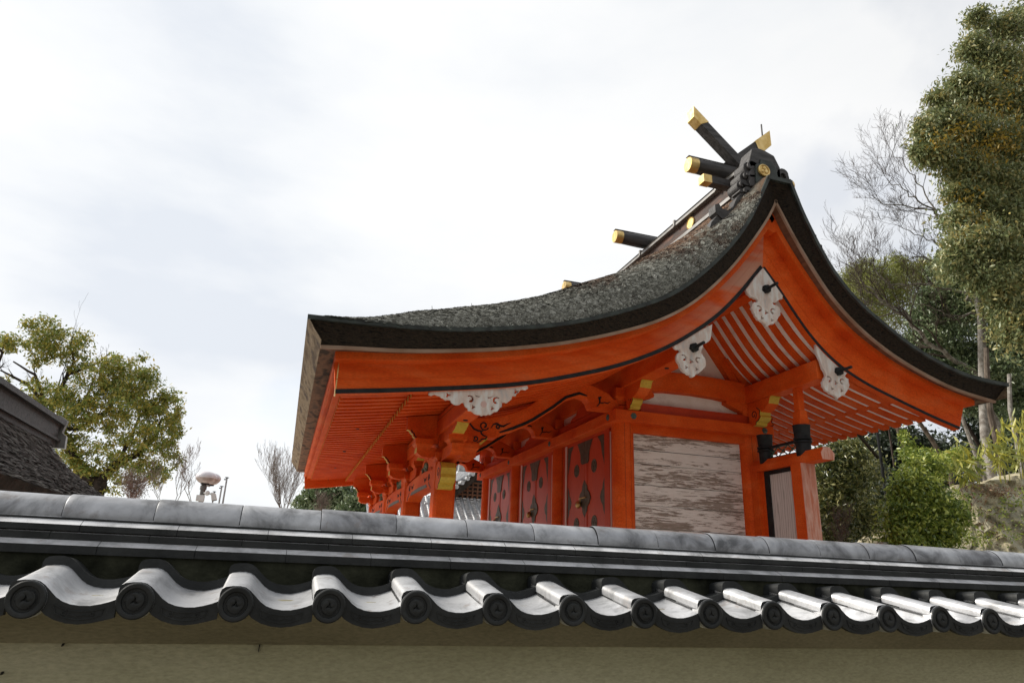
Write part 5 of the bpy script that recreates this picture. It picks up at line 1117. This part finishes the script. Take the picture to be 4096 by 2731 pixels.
# camphor tree on the left
CY = 34.
tree('camphor_tree', 'spreading camphor tree with yellow-green tufts behind the bark-roofed hall', 'tree',
     ([(205, 1215), (215, 1150), (232, 1105)], CY, (.42, .26)),
     [([(232, 1105), (268, 1062), (315, 1043), (352, 1010), (372, 960)], CY, (.22, .05)), ([(232, 1105), (200, 1100), (165, 1040), (120, 1010), (130, 985), (190, 935), (215, 870)], CY, (.20, .05)),
      ([(215, 1150), (150, 1000), (110, 960), (125, 920), (150, 870), (170, 830), (160, 790)], CY, (.2, .03)), ([(140, 960), (200, 965), (250, 945), (262, 880)], CY, (.12, .03)), ([(110, 960), (95, 900), (80, 860), (30, 830)], CY, (.12, .03)),
      ([(130, 985), (175, 985), (230, 960), (290, 900)], CY, (.10, .03)), ([(268, 1062), (300, 1010), (320, 955), (300, 880)], CY, (.10, .03)), ([(105, 930), (60, 880), (20, 860), (0, 850)], CY, (.08, .03)), ([(262, 1110), (320, 1108), (360, 1090)], CY, (.07, .03)),
      ([(0, 900), (-10, 850), (5, 810), (-20, 770)], CY, (.09, .04)), ([(155, 860), (185, 850), (230, 830), (250, 812)], CY, (.07, .03))],
     [(110, 765, CY, 42, 26, 1500), (150, 785, CY, 40, 34, 1700), (95, 800, CY, 30, 32, 900), (30, 780, CY, 30, 24, 800), (180, 830, CY, 30, 20, 500), (265, 830, CY, 30, 22, 500),
      (250, 860, CY-1, 44, 30, 1600), (300, 880, CY, 46, 36, 1900), (345, 905, CY, 40, 36, 1700), (375, 950, CY, 34, 34, 1400), (330, 960, CY-1, 46, 32, 1300), (270, 920, CY-1, 46, 34, 1500),
      (200, 905, CY-1, 54, 30, 1500), (120, 905, CY, 60, 22, 1300), (75, 930, CY, 44, 24, 900), (170, 945, CY-1, 50, 28, 1500), (235, 965, CY, 44, 26, 1100), (145, 985, CY, 40, 24, 900),
      (330, 1015, CY, 40, 26, 800), (280, 1030, CY-1, 44, 22, 700), (170, 1030, CY, 46, 26, 1200), (230, 1060, CY, 46, 22, 900), (300, 1075, CY, 50, 22, 900), (360, 1060, CY, 34, 30, 700), (190, 1080, CY, 34, 24, 800), (240, 1105, CY, 44, 20, 700), (340, 1095, CY, 34, 20, 500), (130, 950, CY, 30, 30, 700), (0, 880, CY, 20, 14, 200), (385, 985, CY, 30, 30, 900), (395, 930, CY, 22, 30, 600), (365, 1020, CY, 36, 26, 700), (385, 1060, CY, 24, 34, 500), (310, 840, CY, 36, 24, 600)],
     LF_CAM, .15, BARKDARK, dens=1.08, spread=.175, per=58)
def bare(name, label, base, top_px, Y, r0, depth=3, kids=3, spread=.45, up=.25, bark=None, group=None, stems=1, lean=0, first=.42, fuzz=None, cat='tree'):
    b0 = wp(*base, Y); t0_ = wp(*top_px, Y); r_ = root(name, (b0.x, Y, 0), label, cat, group); H = (t0_-b0).length
    m = MB(); q = MB(); z0 = min(b0.z, .0); tips = []
    for s in range(stems):
        a = random.uniform(0, 6.28); d = (t0_-b0).normalized()+Vector((math.cos(a), math.sin(a), 0))*(.32*(stems > 1)); d.normalize(); p = b0+Vector((random.gauss(0, .05), random.gauss(0, .05), 0))*(stems > 1)
        pts = [p+d*H*i/9+Vector((random.gauss(0, 1), random.gauss(0, 1), 0))*H*.008*i for i in range(10)]; rr = [r0*(1-.85*i/9) for i in range(10)]
        m.tube([Vector((pts[0].x, pts[0].y, 0))]+pts, [r0*1.2]+rr, 6)
        for i in range(2, 10):
            for _ in range(2): branch(q, pts[i], d+Vector((random.gauss(0, .75), random.gauss(0, .75), random.gauss(.1, .3))), H*first*(1-.06*i)*random.uniform(.5, 1), rr[i]*.55, depth, spread, up, 3, kids, 0, .004, .62, tips)
    m.build('trunk', bark or TWIG, r_); q.build('twigs', bark or TWIG, r_)
    if fuzz: leaves('buds', np.array([t+Vector((random.gauss(0, .15), random.gauss(0, .15), random.gauss(0, .15))) for t in tips for _ in range(fuzz)]), .07, LF_PINK, r_)
    return r_
bare('bare_sapling', 'bare slender sapling between the camphor tree and the lamp', (400, 1165), (408, 1035), 26, .014, 2, 2, .4, .4, TWIG, 'bare saplings by the lamp', 2, first=.32)
bare('bare_sapling', 'bare forked sapling rising right behind the lamp pole', (442, 1165), (440, 1030), 24, .014, 2, 2, .4, .4, TWIG, 'bare saplings by the lamp', 2, first=.32)
bare('bare_sapling', 'thin leaning bare sapling, leftmost beside the camphor tree', (372, 1165), (378, 1062), 28, .012, 2, 2, .45, .4, TWIG, 'bare saplings by the lamp', 2, first=.34)
bare('bare_tree', 'fine-twigged bare tree left of the shrine eave', (650, 1190), (652, 1050), 40, .022, 2, 3, .34, .40, TWIG, None, 11, first=.42)
bare('budding_tree', 'low reddish twiggy tree under the right side of the camphor', (300, 1170), (310, 1100), 30, .03, 2, 3, .5, .2, TWIGRED, None, 4, first=.5, fuzz=1)
bare('budding_tree', 'grey-pink twiggy tree in front of the evergreens below the shrine eave', (735, 1200), (745, 1140), 34, .03, 2, 3, .55, .2, TWIG, None, 4, first=.5, fuzz=0)
tree('evergreen_tree', 'dense green tree just below the far shrine eave', 'tree', ([(770, 1230), (770, 1160)], 44., (.2, .12)), [([(770, 1200), (800, 1140), (830, 1120)], 44, (.08, .03))],
     [(735, 1140, 44, 30, 24, 900), (765, 1130, 44, 34, 26, 1300), (790, 1150, 44, 34, 30, 1300), (745, 1165, 44, 40, 20, 1000), (715, 1160, 44, 20, 20, 500), (700, 1150, 44, 16, 26, 250)], LF_MID, .26, BARKDARK)
tree('evergreen_tree', 'round green bush-like tree touching the leftmost porch post', 'tree', ([(830, 1230), (830, 1180)], 40., (.15, .08)), None,
     [(815, 1160, 40, 26, 18, 700), (835, 1170, 40, 26, 18, 700), (805, 1175, 40, 26, 14, 500), (840, 1150, 40, 12, 10, 150)], LF_MID, .22, BARKDARK)

# --- the hill on the right
def bank():
    m, n, l, b = newmat('earth_bank'); g = n.new('ShaderNodeNewGeometry')
    t = n.new('ShaderNodeTexNoise'); t.inputs['Scale'].default_value = 1.2; t.inputs['Detail'].default_value = 11; t.inputs['Roughness'].default_value = .7; l.new(g.outputs['Position'], t.inputs[0])
    r = ramp(n, [(.30, (.06, .052, .036)), (.40, (.20, .175, .115)), (.50, (.44, .39, .26)), (.58, (.36, .345, .27)), (.66, (.54, .49, .36)), (.78, (.20, .17, .11))]); l.new(t.outputs[0], r.inputs[0]); l.new(r.outputs[0], b.inputs['Base Color']); b.inputs['Roughness'].default_value = .95
    t2 = n.new('ShaderNodeTexNoise'); t2.inputs['Scale'].default_value = 9; t2.inputs['Detail'].default_value = 9; l.new(g.outputs['Position'], t2.inputs[0])
    bp = n.new('ShaderNodeBump'); bp.inputs['Strength'].default_value = .9; bp.inputs['Distance'].default_value = .12; l.new(t2.outputs[0], bp.inputs['Height']); l.new(bp.outputs[0], b.inputs['Normal']); return m
HB = 13.2
e = [at(2185, 1275, HB), at(2195, 1200, HB), at(2205, 1150, HB), at(2222, 1122, HB), at(2250, 1108, HB), at(2300, 1100, HB), at(2360, 1092, HB), at(2500, 1080, HB), at(2900, 1000, HB)]
ex = [p.x for p in e]; ez = [p.z for p in e]
from mathutils import noise as mnoise
nx, ny = 230, 110; rows = []
for j in range(ny):
    v = j/(ny-1); r = []
    for i in range(nx):
        u = i/(nx-1); x = ex[0]-.9+u*14; hz = float(np.interp(x, [ex[0]-.6]+ex, [0]+ez))
        if v < .45: t_ = v/.45; y = HB-1.3+1.3*t_**1.6; z = hz*t_**.75
        else: t_ = (v-.45)/.55; y = HB+t_*5; z = hz*(1-.5*t_**2)
        nz = .16*math.sin(x*2.1+z*1.3)+.10*math.sin(x*5.3-y*2+z*4)+.06*math.sin(x*11+z*9+y)+.04*math.sin(x*23-z*17)
        q_ = Vector((x*1.1, y*.6, z*1.3)); nz += .34*(mnoise.ridged_multi_fractal(q_, 1.0, 2.1, 5, 1.0, 2.0)-1.0)*.5+.10*mnoise.fractal(q_*4.2, .9, 2.0, 4)
        r.append((x+.3*nz, y+nz*.9*(1 if v < .6 else .3), max(-.1, z+.4*nz*(v > .02)*(1 if z > .3 else 0))))
    rows.append(r)
q = MB(); q.grid(rows); hb2 = q.build('hillside', bank(), None, smooth=False, recalc=False); hb2['kind'] = 'structure'
# far wooded slope reading as one mass
pts = [clump_points(wp(x, y, Y), (a*sc(Y), 1.6, b_*sc(Y)), n_, max(8, n_//50), .25, .2) for (x, y, Y, a, b_, n_) in
       [(1960, 1090, 27, 110, 90, 6000), (2060, 1040, 27, 90, 60, 6000), (2150, 1040, 30, 90, 40, 2200), (2120, 1130, 26, 90, 60, 6000), (2290, 940, 29, 110, 60, 4500), (2270, 1020, 30, 110, 50, 3000), (2050, 1170, 24, 70, 90, 5000), (2350, 1020, 28, 60, 80, 3500), (2470, 1000, 29, 120, 90, 3500), (2620, 960, 29, 120, 100, 2500), (2200, 1070, 27, 90, 40, 3000), (1960, 1250, 22, 110, 60, 2500), (2080, 1270, 22, 90, 50, 2000)]]
wd_ = leaves('woodland', np.concatenate(pts), .30, LF_DARK); wd_['kind'] = 'stuff'
tree('bamboo_grove_tree', 'pale olive feathery tree behind the rear roof slope', 'tree', ([(2050, 1000), (2060, 800)], 36., (.2, .1)), None,
     [(1960, 640, 36, 40, 34, 1600), (2000, 620, 36, 46, 30, 1400), (2060, 610, 36, 44, 26, 1200), (2120, 620, 36, 50, 30, 1500), (1985, 660, 35, 40, 40, 1600), (2030, 660, 36, 60, 44, 2600), (2090, 650, 36, 56, 40, 2200), (2000, 700, 36, 60, 40, 2000), (2070, 720, 36, 70, 46, 2400), (2140, 690, 36, 50, 44, 1500), (2120, 750, 36, 60, 40, 1200)], LF_OLIVE, .24, BARK, droop=.7, aspect=.25)
tree('evergreen_tree', 'mid-green broadleaf tree directly behind the rear roof corner', 'tree', ([(2265, 1080), (2262, 900), (2250, 760)], 21., (.12, .07)),
     [([(2250, 800), (2290, 740), (2340, 700)], 21, (.07, .02)), ([(2258, 860), (2200, 800), (2150, 770)], 21, (.07, .02))],
     [(2190, 690, 22, 60, 40, 1300), (2160, 770, 22, 60, 44, 1300), (2120, 820, 22, 40, 40, 500), (2240, 830, 21, 60, 46, 1700), (2300, 780, 21, 60, 56, 2400), (2330, 700, 21, 50, 60, 2200), (2320, 860, 21, 50, 50, 1900), (2260, 880, 22, 50, 40, 1000), (2340, 930, 21, 40, 50, 1300), (2210, 740, 23, 60, 50, 1200), (2280, 680, 22, 60, 50, 1500), (2240, 640, 22, 44, 40, 800), (2150, 840, 23, 50, 40, 900), (2420, 740, 21, 60, 60, 700), (2440, 860, 21, 60, 70, 700), (2430, 980, 21, 60, 60, 600), (2150, 690, 21, 46, 40, 1100), (2170, 630, 21, 44, 36, 900), (2130, 740, 21.5, 46, 36, 900), (2090, 790, 22, 40, 30, 700), (2170, 800, 21, 50, 40, 1100), (2190, 590, 20.5, 40, 34, 700), (2230, 700, 20, 44, 44, 900), (2200, 660, 21, 50, 40, 900), (2180, 860, 20.5, 50, 40, 1000), (2130, 790, 21, 50, 40, 1000), (2290, 860, 20, 60, 50, 1600), (2340, 980, 20, 50, 40, 900), (2350, 800, 21, 40, 60, 1200), (2300, 940, 22, 50, 40, 900), (2220, 930, 23, 50, 40, 700)], LF_MID, .17, BARKPALE, dens=2.6, spread=.32)
# tall tree in the top right corner
BY = 17.
tree('broadleaf_tree', 'tall broadleaf tree with yellowing patches filling the upper right corner', 'tree',
     ([(2262, 1000), (2255, 760), (2238, 640), (2225, 560), (2250, 440), (2300, 300)], 18.5, (.16, .08)),
     [([(2238, 640), (2205, 590), (2190, 540)], 18.5, (.05, .02)), ([(2225, 560), (2190, 470), (2150, 400)], 18, (.05, .02)), ([(2250, 440), (2220, 330), (2180, 250)], 17.5, (.05, .02)), ([(2300, 300), (2300, 180), (2270, 60)], 17, (.05, .02)), ([(2250, 440), (2310, 380), (2360, 340)], 17, (.05, .02))],
     [(2240, 40, BY, 42, 26, 500), (2300, 70, BY, 60, 50, 1700), (2350, 40, BY, 40, 60, 1200), (2235, 110, BY, 44, 34, 900), (2280, 150, BY, 70, 50, 2300), (2200, 190, BY, 40, 34, 1000), (2250, 220, BY, 70, 44, 2300), (2330, 230, BY, 60, 70, 2600), (2155, 235, BY, 32, 30, 700), (2180, 290, BY, 66, 44, 2300), (2250, 310, BY, 60, 50, 2300), (2320, 340, BY, 60, 60, 2400),
      (2125, 300, BY, 34, 36, 800), (2150, 355, BY, 54, 34, 1500), (2220, 390, BY, 60, 40, 1800), (2300, 420, BY, 60, 50, 1900), (2355, 420, BY, 40, 60, 1200), (2250, 465, BY, 56, 34, 1100), (2210, 440, BY, 44, 26, 600), (2190, 500, BY, 44, 30, 700), (2240, 530, BY, 50, 34, 1100), (2310, 510, BY, 60, 46, 1800), (2345, 580, BY, 44, 60, 1600), (2290, 600, BY, 54, 40, 1400), (2190, 560, BY+1, 40, 30, 500), (2320, 670, BY, 44, 50, 1000), (2110, 350, BY, 20, 20, 200), (2420, 60, BY, 60, 70, 700), (2430, 180, BY, 70, 70, 800), (2440, 300, BY, 70, 70, 800), (2430, 420, BY, 70, 70, 800), (2420, 540, BY, 60, 60, 700), (2400, 660, BY, 60, 60, 600), (2500, 250, BY, 60, 80, 500), (2490, 420, BY, 60, 80, 500), (2230, 560, BY-.5, 60, 40, 1200), (2280, 560, BY-.5, 60, 46, 1500), (2200, 610, BY, 50, 36, 900), (2280, 640, BY-.5, 60, 46, 1500), (2330, 620, BY-.5, 50, 60, 1500), (2330, 740, BY-.5, 46, 60, 1300), (2300, 700, BY, 40, 50, 800), (2350, 150, BY, 40, 60, 1300), (2360, 300, BY, 40, 60, 1300), (2240, 590, BY+1, 50, 36, 800), (2190, 620, BY+1.5, 40, 40, 500), (2340, 480, BY, 50, 50, 1200)],
     LF_BIG, .165, BARKPALE, None, .75, .40, dens=2.6, spread=.46,
     extra=[(2200, 310, BY-.6, 60, 30, 260), (2300, 330, BY-.6, 60, 50, 420), (2230, 360, BY-.6, 70, 40, 420), (2150, 320, BY-.6, 40, 30, 120), (2330, 200, BY-.6, 50, 60, 160), (2240, 510, BY-.5, 40, 40, 200), (2230, 450, BY-.5, 40, 30, 120), (2290, 260, BY-.6, 60, 40, 240)])
# bare tree whose limbs reach left over the roof
def limb_tree():
    Y = 20.; b0 = wp(2300, 960, Y); r_ = root('bare_tree', (b0.x, Y, 0), 'bare tree whose lichened limbs reach left above the rear roof slope', 'tree'); m = MB(); q = MB()
    def run(px, r0, r1, kid=3, depth=3, Yv=Y, ln=1.5):
        P_ = [wp(x, y, Yv) for x, y in px]; F = []
        for i in range(len(P_)-1):
            for f in (0, .25, .5, .75): F.append(P_[i].lerp(P_[i+1], f)+Vector((random.gauss(0, .03), random.gauss(0, .1), random.gauss(0, .03)))*(f > 0))
        F.append(P_[-1]); n_ = len(F); R_ = [r0+(r1-r0)*i/(n_-1) for i in range(n_)]; m.tube(F, R_, 7)
        for i in range(n_//3, n_):
            for _ in range(kid if i == n_-1 else (1 if random.random() < .75 else 0)):
                d = (F[i]-F[i-1]).normalized()+Vector((random.gauss(-.1, .5), random.gauss(0, .4), random.gauss(.15, .5))); branch(q, F[i], d, ln*random.uniform(.5, 1.1), max(.010, R_[i]*.6), depth, .42, .16, 4, 3, 0, .0042, .66)
    run([(2300, 1000), (2235, 852), (2180, 820), (2120, 770), (2075, 720), (2030, 690), (1985, 660)], .13, .03, 4, 3)
    run([(2120, 770), (2080, 715), (2020, 690), (1975, 640)], .06, .02)
    run([(2250, 700), (2200, 670), (2140, 650), (2080, 655), (2030, 640), (1990, 600)], .06, .015, 4, 3, 19.5, 1.2)
    run([(2290, 740), (2240, 720), (2190, 725), (2140, 705), (2090, 690)], .05, .015, 4, 3, 19.5, 1.1)
    run([(2290, 560), (2220, 520), (2165, 505), (2120, 470), (2085, 440), (2040, 415)], .06, .016, 4, 3, 20, 1.3)
    run([(2165, 505), (2125, 480), (2090, 475), (2040, 470), (2010, 455)], .04, .014, 4, 3, 20, 1.1)
    run([(2150, 500), (2120, 430), (2080, 385), (2050, 350)], .035, .012, 4, 3, 20, 1.1)
    run([(2200, 620), (2150, 600), (2100, 590), (2040, 610)], .04, .012, 3, 3, 20, 1.0)
    run([(2280, 600), (2210, 570), (2150, 560), (2110, 540), (2070, 520)], .04, .012, 3, 3, 20, 1.0)
    m.build('limbs', BARKPALE, r_, smooth=True); q.build('twigs', TWIGD, r_)
limb_tree()
bare('bare_tree', 'thin upright bare tree behind the steep upper part of the rear roof slope', (2010, 760), (1945, 545), 24, .028, 2, 3, .4, .3, TWIGD, None, 2, first=.34)
# trunks between the roof corner and the bank
def stem(label, px, Y, r0, r1, bark): 
    P_ = [wp(x, y, Y) for x, y in px]; r_ = root('tree_trunk_tree', (P_[0].x, Y, 0), label, 'tree', 'trunks on the slope'); r_.name = 'slope_tree'
    m = MB(); F = [Vector((P_[0].x, Y, max(0, P_[0].z-1.5)))]+P_; m.tube(F, [r0*1.1]+[r0+(r1-r0)*i/(len(P_)-1) for i in range(len(P_))], 9); m.build('trunk', bark, r_, smooth=True); return r_
stem('stout brown trunk beside the yellow bamboo grass, rough bark', [(2305, 1105), (2290, 1020), (2275, 950), (2268, 880), (2265, 800)], 15, .10, .075, BARK)
stem('paler forked trunk to the right of the stout brown one', [(2348, 1090), (2335, 1010), (2320, 940), (2318, 860)], 16, .085, .06, BARKPALE)
stem('slim grey trunk leaning left just past the bargeboard end', [(2262, 1100), (2232, 1020), (2210, 960), (2190, 900)], 17, .07, .05, BARKPALE)
stem('leaning trunk seen under the end of the bargeboard', [(2180, 1075), (2140, 1010), (2105, 960), (2080, 900)], 18, .08, .06, BARK)
stem('slanting grey trunk under the rear rafters', [(2100, 1070), (2070, 1010), (2050, 950)], 19, .08, .06, BARK)
stem('dark trunk crossing the bright gap of sky under the roof corner', [(2270, 1060), (2230, 990), (2195, 940), (2160, 880)], 22, .09, .06, BARKDARK)
m = MB(); c0 = at(2241, 1060, 13.0); m.tube([(c0.x+.02, 13.05, c0.z-.5), (c0.x, 12.98, c0.z)], [.10, .12], 12); o = m.build('tree_stump', BARKPALE, None, smooth=True); tag(o, 'sawn pale stump among the yellow bamboo grass on the bank', 'stump')
# glossy evergreen left of the iron pole
tree('glossy_evergreen', 'glossy evergreen bush with pale-lit leaves behind the rear post', 'bush', ([(1940, 1300), (1945, 1180)], 15.5, (.09, .05)), None,
     [(1905, 1050, 15.5, 34, 34, 1100), (1950, 1040, 15.5, 44, 40, 1400), (1900, 1110, 15.5, 36, 40, 1300), (1950, 1120, 15.5, 44, 46, 1500), (1995, 1080, 16, 34, 46, 900), (1910, 1170, 15.5, 40, 40, 1300), (1960, 1200, 15.5, 50, 40, 1300), (1900, 1225, 15.5, 40, 30, 800), (2000, 1170, 16, 30, 50, 700), (1930, 1300, 15.5, 60, 50, 1100), (1940, 1380, 15.5, 60, 50, 900)], LF_GLOSS, .12, BARKDARK, None, .45, .38, spread=.36)
bare('bare_bush', 'leafless grey bush against the glossy evergreen, just over the wall', (1935, 1275), (1935, 1170), 13.2, .014, 2, 2, .5, .3, TWIG, None, 4, first=.36, cat='bush')
tree('leafy_shrub', 'bright leafy shrub in front of the earth bank', 'shrub', ([(2120, 1300), (2120, 1200)], 12., (.05, .03)), None,
     [(2075, 1120, 12, 30, 22, 600), (2110, 1110, 12, 40, 26, 900), (2130, 1150, 12, 54, 36, 1700), (2080, 1170, 12, 40, 36, 1300), (2060, 1225, 12, 38, 36, 1100), (2045, 1190, 12, 14, 34, 150), (2070, 1095, 12, 14, 30, 160), (2105, 1075, 12, 16, 26, 200), (2200, 1165, 12, 20, 30, 220), (2120, 1210, 12, 54, 40, 1900), (2180, 1190, 12, 36, 40, 1100), (2170, 1240, 12, 34, 26, 700), (2150, 1080, 12.3, 36, 26, 500), (2110, 1060, 12.5, 34, 26, 450), (2110, 1290, 12, 70, 40, 900), (2060, 1330, 12, 60, 40, 700), (2150, 1340, 12, 60, 40, 700)], LF_SHRUB, .10, BARKDARK, None, .35, .42, spread=.42, per=35)
tree('leafy_shrub', 'taller grey-green shrub above the bright one at the top of the bank', 'shrub', ([(2110, 1130), (2100, 1060)], 13.6, (.04, .02)), None,
     [(2090, 1030, 13.6, 26, 24, 350), (2120, 1050, 13.6, 36, 24, 600), (2160, 1060, 13.6, 40, 24, 700), (2200, 1050, 13.6, 30, 20, 400), (2230, 1070, 13.6, 30, 22, 400), (2080, 1000, 13.6, 16, 14, 120)], LF_SHRUB, .085, BARKDARK, None, .3, .42)
# dwarf bamboo: arching blades
def sasa(label, stems):
    p0 = wp(*stems[0][:2], stems[0][2]); r_ = root('bamboo_grass', (p0.x, p0.y, p0.z), label, 'bamboo grass', 'bamboo grass on the bank'); m = MB(); pts, drs = [], []
    for px, py, Y, tx, ty in stems:
        a, b_ = wp(px, py, Y), wp(tx, ty, Y-.2); c_ = (a+b_)/2+Vector((0, 0, .18)); P_ = [a.lerp(c_, t).lerp(c_.lerp(b_, t), t) for t in np.linspace(0, 1, 9)]; m.tube(P_, [.010]*3+[.007]*6, 5)
        for i in range(3, 9):
            for _ in range(4): pts.append(tuple(P_[i]+Vector((random.gauss(0, .06), random.gauss(0, .06), random.gauss(0, .04))))); an = random.uniform(0, 6.28); drs.append((math.cos(an)*.8, math.sin(an)*.6-.2, random.uniform(-.9, .3)))
    m.build('stalks', LF_SASA, r_); leaves('blades', pts, .32, LF_SASA, r_, .5, .19, .25, drs)
sasa('yellow bamboo grass clump arching over the stump', [(2240, 1120, 12.7, 2200, 1010), (2245, 1120, 12.7, 2180, 1040), (2250, 1120, 12.7, 2255, 1010), (2240, 1120, 12.7, 2215, 1085), (2250, 1125, 12.7, 2230, 1050)])
sasa('tall green-yellow bamboo grass clump before the stout trunk', [(2300, 1110, 12.9, 2265, 1005), (2300, 1110, 12.9, 2290, 985), (2310, 1110, 12.9, 2300, 960), (2310, 1105, 12.9, 2285, 1040), (2320, 1105, 12.9, 2310, 1010)])
sasa('topmost bamboo grass clump at the right frame edge', [(2345, 1100, 12.9, 2325, 955), (2350, 1100, 12.9, 2345, 975), (2355, 1100, 12.9, 2340, 1030), (2360, 1100, 12.9, 2350, 940)])
# fallen twigs, dry leaves and ground ivy on the bank
pts = np.concatenate([clump_points(wp(2270, 1130, 12.6), (1.0, .5, .22), 420, 20, .3, .1), clump_points(wp(2250, 1190, 12.2), (.9, .3, .5), 160, 26, .2, .1)]); o = leaves('leaf_litter', pts, .07, leafmat('dry_leaves', [(.16, .08, .04), (.28, .17, .09), (.12, .05, .03), (.34, .27, .16)], .2)); o['kind'] = 'stuff'
pts = np.concatenate([clump_points(wp(2240, 1235, 12.3), (.5, .25, .15), 350, 14, .3, .1), clump_points(wp(2200, 1150, 12.6), (.4, .3, .3), 300, 12, .3, .1), clump_points(wp(2300, 1210, 12.1), (.7, .3, .45), 260, 9, .18, .1), clump_points(wp(2330, 1150, 12.4), (.5, .3, .3), 260, 8, .2, .1)]); o = leaves('ground_ivy', pts, .07, LF_SHRUB); o['kind'] = 'stuff'
m = MB()
for a, b_ in (((2190, 1215), (2265, 1115)), ((2225, 1105), (2285, 1140)), ((2180, 1140), (2250, 1100))): m.tube([wp(*a, 12.25), wp((a[0]+b_[0])/2+4, (a[1]+b_[1])/2-3, 12.3), wp(*b_, 12.5)], [.012, .012, .006], 5)
o = m.build('fallen_branch', TWIG, None); tag(o, 'dry fallen branches lying down the face of the earth bank', 'branch')

q_ = []
for i in range(60): q_.append(clump_points((-75+i*2.6+random.uniform(-1, 1), 72+random.uniform(-4, 4), 2.0), (3.2, 2.5, 2.4+random.uniform(-.6, .5)), 110, 10, .25, .3))
o = leaves('distant_treeline', np.concatenate(q_), .9, LF_MID); o['kind'] = 'stuff'
for o in bpy.data.objects:
    for k in ('is_root', 'base'):
        if k in o: del o[k]
